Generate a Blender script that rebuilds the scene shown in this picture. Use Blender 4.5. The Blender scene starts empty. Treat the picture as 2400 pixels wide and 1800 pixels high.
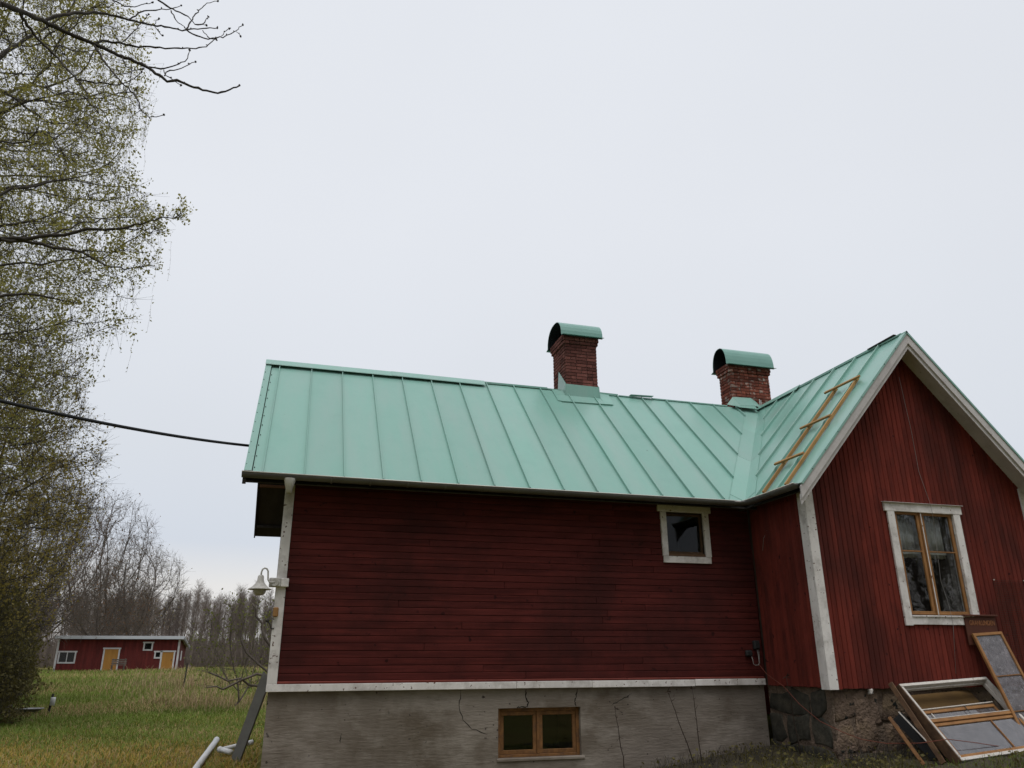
import bpy, bmesh, math, random
import numpy as np
from mathutils import Vector, Matrix

random.seed(7)
rng = np.random.default_rng(7)
R = math.radians
S = bpy.context.scene
COL = S.collection

# ------------------------------------------------------------------ camera, sky, sun, exposure
# the origin is the photographer's eye; the lawn lies 1.6 m below it
cam = bpy.data.cameras.new('camera')
cam.lens = 27.0
cam.sensor_width = 36.0
cam.clip_end = 2000
camo = bpy.data.objects.new('camera', cam)
COL.objects.link(camo)
camo.matrix_world = (Matrix.Rotation(R(-16.2), 4, 'Z') @ Matrix.Rotation(R(90 + 19.8), 4, 'X')
                     @ Matrix.Rotation(R(-0.23), 4, 'Z'))
S.camera = camo

SUN_EL, SUN_AZ = 70.0, 190.0
w = bpy.data.worlds.new('World')
S.world = w
w.use_nodes = True
nt = w.node_tree
nt.nodes.clear()
wo = nt.nodes.new('ShaderNodeOutputWorld')
bg = nt.nodes.new('ShaderNodeBackground')
sky = nt.nodes.new('ShaderNodeTexSky')
sky.sky_type = 'NISHITA'
sky.sun_disc = False
sky.sun_elevation = R(SUN_EL)
sky.sun_rotation = R(SUN_AZ)
sky.dust_density = 4.0
bg.inputs['Strength'].default_value = 0.1
tc = nt.nodes.new('ShaderNodeTexCoord')
sep = nt.nodes.new('ShaderNodeSeparateXYZ')
ramp = nt.nodes.new('ShaderNodeValToRGB')
nt.links.new(tc.outputs['Generated'], sep.inputs[0])
nt.links.new(sep.outputs['Z'], ramp.inputs[0])
cr = ramp.color_ramp
cr.elements[0].position = 0.0
cr.elements[0].color = (0.84, 0.82, 0.80, 1)
cr.elements[1].position = 1.0
cr.elements[1].color = (0.80, 0.828, 0.878, 1)
for p, c in ((0.085, (0.80, 0.79, 0.78)), (0.135, (0.66, 0.705, 0.78)), (0.25, (0.71, 0.745, 0.80)), (0.5, (0.772, 0.798, 0.848))):
    e = cr.elements.new(p)
    e.color = (*c, 1)
nz = nt.nodes.new('ShaderNodeTexNoise')
nz.inputs['Scale'].default_value = 1.6
nz.inputs['Detail'].default_value = 3
nt.links.new(tc.outputs['Generated'], nz.inputs['Vector'])
mr = nt.nodes.new('ShaderNodeMapRange')
mr.inputs['From Min'].default_value = 0.3
mr.inputs['From Max'].default_value = 0.7
mr.inputs['To Min'].default_value = 10.05
mr.inputs['To Max'].default_value = 10.6
nt.links.new(nz.outputs['Fac'], mr.inputs[0])
vm = nt.nodes.new('ShaderNodeVectorMath')
vm.operation = 'SCALE'
nt.links.new(ramp.outputs[0], vm.inputs[0])
nt.links.new(mr.outputs[0], vm.inputs['Scale'])
mx = nt.nodes.new('ShaderNodeMix')
mx.data_type = 'RGBA'
mx.inputs[0].default_value = 0.94          # the cloud sheet hides nearly all of the clear sky
nt.links.new(sky.outputs[0], mx.inputs[6])
nt.links.new(vm.outputs[0], mx.inputs[7])
nt.links.new(mx.outputs[2], bg.inputs['Color'])
nt.links.new(bg.outputs[0], wo.inputs[0])

sl = bpy.data.lights.new('sun', 'SUN')
sl.energy = 1.4
sl.angle = R(30)
sl.color = (1.0, 0.97, 0.92)
so = bpy.data.objects.new('sun', sl)
COL.objects.link(so)
az = R(SUN_AZ)
to_sun = Vector((math.sin(az) * math.cos(R(SUN_EL)), math.cos(az) * math.cos(R(SUN_EL)), math.sin(R(SUN_EL))))
so.rotation_euler = (-to_sun).to_track_quat('-Z', 'Y').to_euler()

S.view_settings.view_transform = 'Standard'
S.view_settings.look = 'None'
S.view_settings.exposure = 0.0
S.view_settings.gamma = 1.0
S.cycles.max_bounces = 6
S.cycles.diffuse_bounces = 3
S.cycles.glossy_bounces = 3
S.cycles.transparent_max_bounces = 12
S.cycles.use_denoising = True

# ------------------------------------------------------------------ materials
MATS = {}


def mat(name, c1, c2=None, scale=(3, 3, 3), detail=5, rough=0.8, rnd=0.15, bump=0.15, bscale=None, spec=0.3,
        metallic=0.0, stain=None, stain_scale=1.2, stain_amt=0.5, stain_pos=(0.5, 0.7), fac=(0.3, 0.7), bdist=0.01,
        trans=0.0, spots=None, patch=None):
    m = bpy.data.materials.new(name)
    m.use_nodes = True
    n = m.node_tree.nodes
    l = m.node_tree.links
    b = n['Principled BSDF']
    if c2 is None:
        c2 = tuple(v * 0.7 for v in c1)
    t = n.new('ShaderNodeTexCoord')
    oi = n.new('ShaderNodeObjectInfo')
    mul = n.new('ShaderNodeMath')
    mul.operation = 'MULTIPLY'
    mul.inputs[1].default_value = 43.7
    l.new(oi.outputs['Random'], mul.inputs[0])
    add = n.new('ShaderNodeVectorMath')
    l.new(t.outputs['Object'], add.inputs[0])
    l.new(mul.outputs[0], add.inputs[1])
    mp = n.new('ShaderNodeMapping')
    mp.inputs['Scale'].default_value = scale
    l.new(add.outputs[0], mp.inputs[0])
    nz = n.new('ShaderNodeTexNoise')
    nz.inputs['Scale'].default_value = 1.0
    nz.inputs['Detail'].default_value = detail
    nz.inputs['Roughness'].default_value = 0.62
    l.new(mp.outputs[0], nz.inputs['Vector'])
    rp = n.new('ShaderNodeValToRGB')
    rp.color_ramp.elements[0].position = fac[0]
    rp.color_ramp.elements[0].color = (*c2, 1)
    rp.color_ramp.elements[1].position = fac[1]
    rp.color_ramp.elements[1].color = (*c1, 1)
    l.new(nz.outputs['Fac'], rp.inputs[0])
    out = rp.outputs[0]
    if stain is not None:
        n2 = n.new('ShaderNodeTexNoise')
        n2.inputs['Scale'].default_value = stain_scale
        n2.inputs['Detail'].default_value = 7
        n2.inputs['Roughness'].default_value = 0.65
        l.new(add.outputs[0], n2.inputs['Vector'])
        m2 = n.new('ShaderNodeMapRange')
        m2.inputs['From Min'].default_value = stain_pos[0]
        m2.inputs['From Max'].default_value = stain_pos[1]
        m2.inputs['To Max'].default_value = stain_amt
        l.new(n2.outputs['Fac'], m2.inputs[0])
        x = n.new('ShaderNodeMix')
        x.data_type = 'RGBA'
        l.new(m2.outputs[0], x.inputs[0])
        l.new(out, x.inputs[6])
        x.inputs[7].default_value = (*stain, 1)
        out = x.outputs[2]
    if spots is not None:          # (colour, scale, lo, hi): small hard-edged marks such as chipped paint or knots
        n3 = n.new('ShaderNodeTexNoise')
        n3.inputs['Scale'].default_value = spots[1]
        n3.inputs['Detail'].default_value = 2
        l.new(add.outputs[0], n3.inputs['Vector'])
        m3 = n.new('ShaderNodeMapRange')
        m3.inputs['From Min'].default_value = spots[2]
        m3.inputs['From Max'].default_value = spots[3]
        l.new(n3.outputs['Fac'], m3.inputs[0])
        x = n.new('ShaderNodeMix')
        x.data_type = 'RGBA'
        l.new(m3.outputs[0], x.inputs[0])
        l.new(out, x.inputs[6])
        x.inputs[7].default_value = (*spots[0], 1)
        out = x.outputs[2]
    if patch is not None:          # (colour, scale xyz, lo, hi, amount): weathering that runs on across neighbouring pieces
        gp_ = n.new('ShaderNodeNewGeometry')
        mq = n.new('ShaderNodeMapping')
        mq.inputs['Scale'].default_value = patch[1]
        l.new(gp_.outputs['Position'], mq.inputs[0])
        n4 = n.new('ShaderNodeTexNoise')
        n4.inputs['Scale'].default_value = 1.0
        n4.inputs['Detail'].default_value = 6
        n4.inputs['Roughness'].default_value = 0.6
        l.new(mq.outputs[0], n4.inputs['Vector'])
        m4 = n.new('ShaderNodeMapRange')
        m4.inputs['From Min'].default_value = patch[2]
        m4.inputs['From Max'].default_value = patch[3]
        m4.inputs['To Max'].default_value = patch[4]
        l.new(n4.outputs['Fac'], m4.inputs[0])
        x = n.new('ShaderNodeMix')
        x.data_type = 'RGBA'
        l.new(m4.outputs[0], x.inputs[0])
        l.new(out, x.inputs[6])
        x.inputs[7].default_value = (*patch[0], 1)
        out = x.outputs[2]
    if rnd:
        mr = n.new('ShaderNodeMapRange')
        mr.inputs['To Min'].default_value = 1 - rnd
        mr.inputs['To Max'].default_value = 1 + rnd
        l.new(oi.outputs['Random'], mr.inputs[0])
        sc = n.new('ShaderNodeVectorMath')
        sc.operation = 'SCALE'
        l.new(out, sc.inputs[0])
        l.new(mr.outputs[0], sc.inputs['Scale'])
        out = sc.outputs[0]
    l.new(out, b.inputs['Base Color'])
    b.inputs['Roughness'].default_value = rough
    b.inputs['Metallic'].default_value = metallic
    b.inputs['Specular IOR Level'].default_value = spec
    if bump:
        nb = n.new('ShaderNodeTexNoise')
        nb.inputs['Scale'].default_value = 1.0
        nb.inputs['Detail'].default_value = 6
        mb = n.new('ShaderNodeMapping')
        mb.inputs['Scale'].default_value = bscale or tuple(3 * v for v in scale)
        l.new(add.outputs[0], mb.inputs[0])
        l.new(mb.outputs[0], nb.inputs['Vector'])
        bp = n.new('ShaderNodeBump')
        bp.inputs['Strength'].default_value = bump
        bp.inputs['Distance'].default_value = bdist
        l.new(nb.outputs['Fac'], bp.inputs['Height'])
        l.new(bp.outputs[0], b.inputs['Normal'])
    if trans:
        tr = n.new('ShaderNodeBsdfTranslucent')
        l.new(out, tr.inputs['Color'])
        ms = n.new('ShaderNodeMixShader')
        ms.inputs[0].default_value = trans
        l.new(b.outputs[0], ms.inputs[1])
        l.new(tr.outputs[0], ms.inputs[2])
        l.new(ms.outputs[0], n['Material Output'].inputs[0])
    MATS[name] = m
    return m


def glass(name, tint=(0.8, 0.85, 0.84), boost=1.5, dirt=0.0):
    m = bpy.data.materials.new(name)
    m.use_nodes = True
    n = m.node_tree.nodes
    l = m.node_tree.links
    n.remove(n['Principled BSDF'])
    g = n.new('ShaderNodeBsdfGlossy')
    g.inputs['Roughness'].default_value = 0.015
    t = n.new('ShaderNodeBsdfTransparent')
    t.inputs[0].default_value = (*tint, 1)
    f = n.new('ShaderNodeFresnel')
    f.inputs[0].default_value = 1.5
    mm = n.new('ShaderNodeMath')
    mm.operation = 'MULTIPLY'
    mm.inputs[1].default_value = boost
    mm.use_clamp = True
    l.new(f.outputs[0], mm.inputs[0])
    ge = n.new('ShaderNodeNewGeometry')
    inv = n.new('ShaderNodeMath')
    inv.operation = 'SUBTRACT'
    inv.inputs[0].default_value = 1.0
    l.new(ge.outputs['Backfacing'], inv.inputs[1])
    m_b = n.new('ShaderNodeMath')
    m_b.operation = 'MULTIPLY'
    l.new(mm.outputs[0], m_b.inputs[0])
    l.new(inv.outputs[0], m_b.inputs[1])
    tcn = n.new('ShaderNodeTexCoord')
    nb = n.new('ShaderNodeTexNoise')
    nb.inputs['Scale'].default_value = 5
    l.new(tcn.outputs['Object'], nb.inputs['Vector'])
    bp = n.new('ShaderNodeBump')
    bp.inputs['Strength'].default_value = 0.03
    bp.inputs['Distance'].default_value = 0.02
    l.new(nb.outputs['Fac'], bp.inputs['Height'])
    l.new(bp.outputs[0], g.inputs['Normal'])
    x = n.new('ShaderNodeMixShader')
    l.new(m_b.outputs[0], x.inputs[0])
    l.new(t.outputs[0], x.inputs[1])
    l.new(g.outputs[0], x.inputs[2])
    out = x.outputs[0]
    if dirt:
        d = n.new('ShaderNodeBsdfDiffuse')
        n2 = n.new('ShaderNodeTexNoise')
        n2.inputs['Scale'].default_value = 9
        n2.inputs['Detail'].default_value = 8
        n2.inputs['Roughness'].default_value = 0.75
        l.new(tcn.outputs['Object'], n2.inputs['Vector'])
        rp = n.new('ShaderNodeValToRGB')
        rp.color_ramp.elements[0].position = 0.35
        rp.color_ramp.elements[0].color = (0.12, 0.11, 0.12, 1)
        rp.color_ramp.elements[1].position = 0.7
        rp.color_ramp.elements[1].color = (0.36, 0.33, 0.35, 1)
        l.new(n2.outputs['Fac'], rp.inputs[0])
        l.new(rp.outputs[0], d.inputs[0])
        y = n.new('ShaderNodeMixShader')
        y.inputs[0].default_value = dirt
        l.new(out, y.inputs[1])
        l.new(d.outputs[0], y.inputs[2])
        out = y.outputs[0]
    l.new(out, n['Material Output'].inputs[0])
    MATS[name] = m
    return m


RED_SHADED = (0.120, 0.0250, 0.0215)  # eave shade put into the long-wall red, hence darker than the wing boards
mat('red_h_shaded', RED_SHADED, (0.056, 0.0125, 0.0115), scale=(0.9, 6, 14), rnd=0.12, bump=0.35, bscale=(6, 30, 90), rough=0.9, spec=0.12,
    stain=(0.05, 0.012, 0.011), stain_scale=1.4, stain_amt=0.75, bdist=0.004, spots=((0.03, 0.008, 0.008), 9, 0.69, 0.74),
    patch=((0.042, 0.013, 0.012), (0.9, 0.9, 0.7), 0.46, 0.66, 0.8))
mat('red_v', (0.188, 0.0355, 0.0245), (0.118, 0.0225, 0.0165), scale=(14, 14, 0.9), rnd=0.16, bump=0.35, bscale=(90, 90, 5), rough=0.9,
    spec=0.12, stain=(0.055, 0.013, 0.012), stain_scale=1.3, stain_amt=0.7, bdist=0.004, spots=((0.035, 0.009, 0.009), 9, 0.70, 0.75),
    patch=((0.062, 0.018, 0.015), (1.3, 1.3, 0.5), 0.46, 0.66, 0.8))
mat('red_trim', (0.22, 0.05, 0.038), scale=(2, 8, 8), rough=0.85, stain=(0.08, 0.025, 0.02), stain_scale=4)
mat('white', (0.80, 0.775, 0.755), (0.64, 0.61, 0.59), scale=(5, 5, 2.0), rough=0.75, rnd=0.06, bump=0.25, bscale=(40, 40, 8), spec=0.25,
    stain=(0.30, 0.27, 0.245), stain_scale=3.0, stain_amt=0.75, stain_pos=(0.48, 0.70), spots=((0.15, 0.10, 0.08), 21, 0.675, 0.70), bdist=0.004)
mat('white_worn', (0.70, 0.675, 0.64), (0.46, 0.42, 0.38), scale=(9, 9, 9), rough=0.8, rnd=0.05, bump=0.4, spec=0.2,
    stain=(0.24, 0.18, 0.12), stain_scale=9, stain_amt=0.8, stain_pos=(0.56, 0.68), bdist=0.004)
mat('barge', (0.62, 0.59, 0.58), (0.50, 0.475, 0.465), scale=(3, 3, 3), rough=0.7, rnd=0.05, bump=0.2, spec=0.25,
    stain=(0.40, 0.36, 0.35), stain_scale=4, stain_amt=0.6, spots=((0.2, 0.16, 0.15), 22, 0.72, 0.75))
mat('green', (0.232, 0.435, 0.370), (0.200, 0.395, 0.335), scale=(1.6, 1.6, 1.6), rough=0.29, rnd=0.06, bump=0.25, bscale=(3.2, 1.1, 1.1), spec=0.45,
    stain=(0.165, 0.335, 0.29), stain_scale=1.6, stain_amt=0.55, stain_pos=(0.5, 0.75), bdist=0.02, spots=((0.10, 0.16, 0.14), 17, 0.775, 0.80),
    patch=((0.262, 0.405, 0.362), (2.6, 0.5, 0.5), 0.40, 0.68, 0.75))
mat('green_dark', (0.135, 0.285, 0.235), (0.11, 0.24, 0.20), scale=(4, 4, 4), rough=0.42, rnd=0.04, bump=0.08, spec=0.45)
mat('hood', (0.175, 0.35, 0.30), (0.15, 0.31, 0.265), scale=(3, 3, 3), rough=0.3, rnd=0.04, bump=0.08, bscale=(3, 3, 3), spec=0.5)
mat('gutter', (0.15, 0.146, 0.14), (0.10, 0.097, 0.092), scale=(1.5, 8, 8), rough=0.42, rnd=0.05, bump=0.08, metallic=0.35, spec=0.5,
    stain=(0.08, 0.075, 0.07), stain_scale=3)
mat('zinc', (0.62, 0.61, 0.58), (0.5, 0.49, 0.47), rough=0.4, metallic=0.2, rnd=0.05, bump=0.05)
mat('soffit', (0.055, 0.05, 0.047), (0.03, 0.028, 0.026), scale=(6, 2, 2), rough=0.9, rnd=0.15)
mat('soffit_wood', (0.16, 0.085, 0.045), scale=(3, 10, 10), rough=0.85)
mat('brick', (0.185, 0.068, 0.055), (0.115, 0.045, 0.039), scale=(9, 9, 9), rough=0.92, rnd=0.42, bump=0.5, spec=0.15,
    stain=(0.22, 0.15, 0.13), stain_scale=7, stain_amt=0.35, stain_pos=(0.56, 0.72), bdist=0.006)
mat('brick_worn', (0.25, 0.078, 0.05), (0.14, 0.045, 0.036), scale=(9, 9, 9), rough=0.92, rnd=0.42, bump=0.5, spec=0.15,
    stain=(0.42, 0.36, 0.32), stain_scale=5, stain_amt=0.85, stain_pos=(0.53, 0.66), bdist=0.006, spots=((0.02, 0.018, 0.017), 7, 0.70, 0.73))
mat('soot', (0.016, 0.018, 0.022), rough=0.9, rnd=0, bump=0)
mat('mortar', (0.16, 0.105, 0.095), (0.10, 0.065, 0.06), scale=(12, 12, 12), rough=0.95, rnd=0)
mat('plaster', (0.27, 0.235, 0.202), (0.165, 0.140, 0.118), scale=(0.7, 1.5, 1.6), detail=8, rough=0.93, rnd=0, bump=0.55, bscale=(7, 20, 34), spec=0.1,
    stain=(0.105, 0.082, 0.060), stain_scale=0.9, stain_amt=0.8, stain_pos=(0.44, 0.66), bdist=0.016, spots=((0.06, 0.05, 0.045), 16, 0.70, 0.74),
    patch=((0.34, 0.305, 0.27), (1.6, 1.6, 2.6), 0.52, 0.70, 0.6))
mat('crack', (0.018, 0.015, 0.013), rough=1, rnd=0, bump=0)
mat('stone', (0.23, 0.165, 0.125), (0.11, 0.08, 0.06), scale=(7, 7, 7), detail=8, rough=0.95, rnd=0.28, bump=1.0, bscale=(22, 22, 22), spec=0.1,
    stain=(0.27, 0.20, 0.12), stain_scale=2.6, stain_amt=0.7, bdist=0.04, spots=((0.03, 0.032, 0.028), 11, 0.62, 0.68))
mat('stone_dark', (0.085, 0.078, 0.062), (0.036, 0.036, 0.031), scale=(6, 6, 6), detail=8, rough=0.95, rnd=0.25, bump=0.9, bscale=(14, 14, 14), spec=0.1,
    stain=(0.10, 0.085, 0.065), stain_scale=3, stain_amt=0.6, bdist=0.02)
mat('stone_mortar', (0.21, 0.155, 0.115), (0.10, 0.074, 0.056), scale=(7, 7, 7), detail=8, rough=0.97, rnd=0, bump=1.0, bscale=(22, 22, 22), bdist=0.04)
mat('pine', (0.34, 0.17, 0.06), (0.22, 0.10, 0.035), scale=(6, 6, 6), rough=0.7, rnd=0.12, bump=0.2, stain=(0.14, 0.07, 0.03), stain_scale=5, stain_amt=0.5)
mat('pine_old', (0.24, 0.115, 0.04), (0.13, 0.06, 0.022), scale=(10, 10, 10), rough=0.75, rnd=0.1, bump=0.3, stain=(0.09, 0.05, 0.03), stain_scale=8,
    stain_amt=0.75, stain_pos=(0.5, 0.66))
mat('raw_wood', (0.42, 0.235, 0.09), (0.30, 0.155, 0.055), scale=(5, 14, 5), rough=0.75, rnd=0.12, bump=0.25)
mat('brown_panel', (0.13, 0.075, 0.022), (0.09, 0.05, 0.016), scale=(3, 3, 3), rough=0.8, rnd=0)
mat('dark_wood', (0.05, 0.032, 0.022), (0.025, 0.017, 0.013), scale=(6, 6, 6), rough=0.85, rnd=0.1)
mat('brown_side', (0.15, 0.085, 0.045), (0.06, 0.035, 0.022), scale=(4, 10, 10), rough=0.85, rnd=0.1, bump=0.3)
mat('sign_brown', (0.105, 0.033, 0.018), (0.07, 0.022, 0.013), scale=(4, 4, 8), rough=0.7, rnd=0)
mat('sign_letter', (0.36, 0.15, 0.065), rough=0.7, rnd=0, bump=0)
mat('black', (0.012, 0.012, 0.013), rough=0.6, rnd=0, bump=0)
mat('iron', (0.06, 0.056, 0.052), rough=0.6, rnd=0.1, metallic=0.4)
mat('grey_box', (0.028, 0.029, 0.031), rough=0.6, rnd=0, bump=0)
mat('cable_grey', (0.30, 0.28, 0.27), rough=0.6, rnd=0, bump=0)
mat('red_cord', (0.19, 0.055, 0.035), rough=0.7, rnd=0, bump=0)
mat('interior', (0.020, 0.019, 0.018), rough=0.95, rnd=0, bump=0)
mat('jamb', (0.13, 0.125, 0.12), rough=0.8, rnd=0, bump=0)
mat('lace', (0.78, 0.79, 0.77), (0.5, 0.51, 0.5), scale=(60, 60, 8), rough=0.95, rnd=0, bump=0, trans=0.4)
mat('lamp_white', (0.58, 0.565, 0.53), (0.42, 0.40, 0.37), scale=(9, 9, 9), rough=0.5, rnd=0, bump=0.05, stain=(0.2, 0.18, 0.15), stain_scale=14, stain_amt=0.5)
mat('bulb', (0.42, 0.40, 0.36), rough=0.2, rnd=0, bump=0, spec=0.6)
mat('pvc', (0.68, 0.69, 0.70), (0.6, 0.61, 0.62), rough=0.45, rnd=0.03, bump=0)
mat('pvc_inside', (0.09, 0.09, 0.09), rough=0.7, rnd=0, bump=0)
mat('grey_board', (0.17, 0.168, 0.155), (0.125, 0.122, 0.113), scale=(2, 2, 8), rough=0.8, rnd=0, bump=0.2)
mat('shed_red', (0.135, 0.024, 0.02), (0.085, 0.014, 0.013), scale=(4, 4, 0.6), rough=0.9, rnd=0.15, stain=(0.05, 0.015, 0.014), stain_scale=0.8, bump=0)
mat('shed_white', (0.60, 0.59, 0.60), rough=0.75, rnd=0.03, bump=0)
mat('shed_roof', (0.52, 0.54, 0.58), (0.44, 0.46, 0.5), rough=0.5, rnd=0.04, bump=0, scale=(0.5, 0.5, 0.5))
mat('ochre', (0.40, 0.20, 0.045), (0.33, 0.16, 0.035), scale=(8, 8, 1), rough=0.75, rnd=0.05, bump=0)
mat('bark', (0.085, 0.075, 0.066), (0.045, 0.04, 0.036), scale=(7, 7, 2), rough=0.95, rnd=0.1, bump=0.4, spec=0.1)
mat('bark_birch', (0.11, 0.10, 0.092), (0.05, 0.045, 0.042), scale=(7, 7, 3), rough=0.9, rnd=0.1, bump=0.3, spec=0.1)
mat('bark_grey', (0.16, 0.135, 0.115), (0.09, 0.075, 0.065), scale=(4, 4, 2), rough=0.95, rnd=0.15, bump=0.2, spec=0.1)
mat('bark_hazed', (0.225, 0.185, 0.160), (0.15, 0.122, 0.105), scale=(2, 2, 1), rough=0.95, rnd=0.22, bump=0, spec=0.1)  # aerial haze over the far wood put into this paler bark colour
mat('leaf_birch', (0.38, 0.35, 0.09), (0.19, 0.18, 0.055), scale=(0.7, 0.7, 0.7), rough=0.7, rnd=0, bump=0, trans=0.45)
mat('leaf_olive', (0.38, 0.30, 0.07), (0.18, 0.145, 0.04), scale=(0.6, 0.6, 0.6), rough=0.75, rnd=0.1, bump=0, trans=0.4)
mat('leaf_dark', (0.175, 0.15, 0.042), (0.095, 0.082, 0.03), scale=(0.6, 0.6, 0.6), rough=0.75, rnd=0.1, bump=0, trans=0.3)
mat('leaf_rust', (0.20, 0.10, 0.045), (0.12, 0.075, 0.04), rough=0.8, rnd=0, bump=0, trans=0.3)
mat('leaf_shrub', (0.20, 0.215, 0.055), (0.11, 0.115, 0.035), rough=0.75, rnd=0, bump=0, trans=0.4)
mat('ground', (0.115, 0.13, 0.03), (0.15, 0.12, 0.042), scale=(0.35, 0.35, 0.35), detail=9, rough=1.0, rnd=0, bump=0.6, bscale=(5, 5, 5), spec=0.05,
    stain=(0.075, 0.052, 0.025), stain_scale=0.6, stain_amt=0.6, bdist=0.05)
mat('moss', (0.50, 0.345, 0.085), (0.33, 0.245, 0.06), scale=(0.5, 0.5, 0.5), rough=0.95, rnd=0, bump=0, trans=0.25)
mat('grass_green', (0.195, 0.265, 0.046), (0.13, 0.175, 0.034), scale=(0.4, 0.4, 0.4), rough=0.8, rnd=0, bump=0, trans=0.3)
mat('grass_dry', (0.46, 0.34, 0.17), (0.31, 0.225, 0.11), scale=(0.5, 0.5, 0.5), rough=0.9, rnd=0, bump=0, trans=0.3)
mat('reed', (0.46, 0.34, 0.20), (0.28, 0.205, 0.12), scale=(0.4, 0.4, 0.4), rough=0.9, rnd=0, bump=0, trans=0.25)
mat('soil', (0.075, 0.062, 0.036), (0.034, 0.030, 0.020), scale=(8, 8, 8), detail=8, rough=1, rnd=0, bump=0.8, bdist=0.03)
mat('steel', (0.42, 0.43, 0.44), rough=0.35, rnd=0, metallic=0.6, bump=0)
glass('pane', tint=(0.87, 0.88, 0.87), boost=1.9)
glass('pane_dim', tint=(0.75, 0.77, 0.77), boost=0.6)
glass('pane_dirty', boost=2.2, dirt=0.5)
glass('pane_old', tint=(0.6, 0.62, 0.62), boost=3.0, dirt=0.28)

# ------------------------------------------------------------------ helpers
WLOC = {}


def link(o, parent=None, wl=(0, 0, 0)):
    COL.objects.link(o)
    wl = Vector(wl)
    WLOC[o.name] = wl
    if parent is not None:
        o.parent = parent
        o.location = wl - WLOC[parent.name]
    else:
        o.location = wl
    return o


def tag(o, label=None, cat=None, group=None, kind=None):
    if label:
        o['label'] = label
    if cat:
        o['category'] = cat
    if group:
        o['group'] = group
    if kind:
        o['kind'] = kind
    return o


def thing(name, label, cat, loc, group=None):
    o = bpy.data.objects.new(name, None)
    o.empty_display_size = 0.2
    link(o, None, loc)
    return tag(o, label, cat, group)


def obj(name, verts, faces, m, parent=None, smooth=False, origin=None):
    v = np.asarray(verts, dtype=float)
    if origin is None:
        origin = (v.min(0) + v.max(0)) / 2
    me = bpy.data.meshes.new(name)
    me.from_pydata([tuple(p) for p in (v - np.asarray(origin))], [], faces)
    me.materials.append(MATS[m])
    if smooth:
        me.polygons.foreach_set('use_smooth', [True] * len(me.polygons))
    o = bpy.data.objects.new(name, me)
    return link(o, parent, origin)


def big(name, V, F, m, parent=None, wl=(0, 0, 0), smooth=False):
    """V (n,3), F (k,3 or 4): one mesh, fast"""
    me = bpy.data.meshes.new(name)
    k = F.shape[1]
    me.vertices.add(len(V))
    me.vertices.foreach_set('co', np.ascontiguousarray(V, dtype=np.float32).ravel())
    me.loops.add(F.size)
    me.loops.foreach_set('vertex_index', np.ascontiguousarray(F, dtype=np.int32).ravel())
    me.polygons.add(len(F))
    me.polygons.foreach_set('loop_start', np.arange(0, F.size, k, dtype=np.int32))
    me.update(calc_edges=True)
    if smooth:
        me.polygons.foreach_set('use_smooth', [True] * len(F))
    me.materials.append(MATS[m])
    o = bpy.data.objects.new(name, me)
    return link(o, parent, wl)


BOXF = [(0, 1, 3, 2), (4, 6, 7, 5), (0, 4, 5, 1), (2, 3, 7, 6), (0, 2, 6, 4), (1, 5, 7, 3)]


def chamfer_mesh(sx, sy, sz, c):
    """box of full size sx,sy,sz with chamfered edges: 24 verts"""
    key = ('cm', round(sx, 4), round(sy, 4), round(sz, 4), round(c, 4))
    bm = bmesh.new()
    bmesh.ops.create_cube(bm, size=1.0)
    bmesh.ops.scale(bm, vec=(sx, sy, sz), verts=bm.verts)
    if c:
        bmesh.ops.bevel(bm, geom=list(bm.edges), offset=c, segments=1, affect='EDGES', profile=0.5)
    v = [tuple(x.co) for x in bm.verts]
    bm.verts.index_update()
    f = [tuple(x.index for x in fc.verts) for fc in bm.faces]
    bm.free()
    return np.array(v), f


CM = {}


def box(name, lo, hi, m, parent=None, c=0.004, rot=None):
    """axis-aligned chamfered box from lo to hi (shared meshes for alike sizes)"""
    lo = np.minimum(np.asarray(lo, float), np.asarray(hi, float)), np.maximum(np.asarray(lo, float), np.asarray(hi, float))
    lo, hi = lo
    s = hi - lo
    c = min(c, 0.3 * s.min())
    key = (tuple(np.round(s, 4)), round(c, 4), m)
    if key not in CM:
        v, f = chamfer_mesh(*s, c)
        me = bpy.data.meshes.new(name)
        me.from_pydata([tuple(p) for p in v], [], f)
        me.materials.append(MATS[m])
        CM[key] = me
    o = bpy.data.objects.new(name, CM[key])
    link(o, parent, (lo + hi) / 2)
    if rot is not None:
        o.rotation_euler = rot
    return o


def frame_of(d, up):
    d = Vector(d).normalized()
    up = Vector(up)
    s = d.cross(up)
    if s.length < 1e-6:
        s = d.cross(Vector((1, 0, 0)))
    s.normalize()
    u = s.cross(d).normalized()
    return d, s, u


def beam(name, p0, p1, wid, th, m, parent=None, up=(0, 0, 1), c=0.003):
    """bar from p0 to p1; wid along side, th along up"""
    p0, p1 = Vector(p0), Vector(p1)
    d, s, u = frame_of(p1 - p0, up)
    L = (p1 - p0).length
    v, f = chamfer_mesh(wid, L, th, min(c, 0.3 * min(wid, th)))
    M3 = np.array([list(s), list(d), list(u)])
    v = v @ M3 + np.array((p0 + p1) / 2)
    return obj(name, v, f, m, parent)


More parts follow.
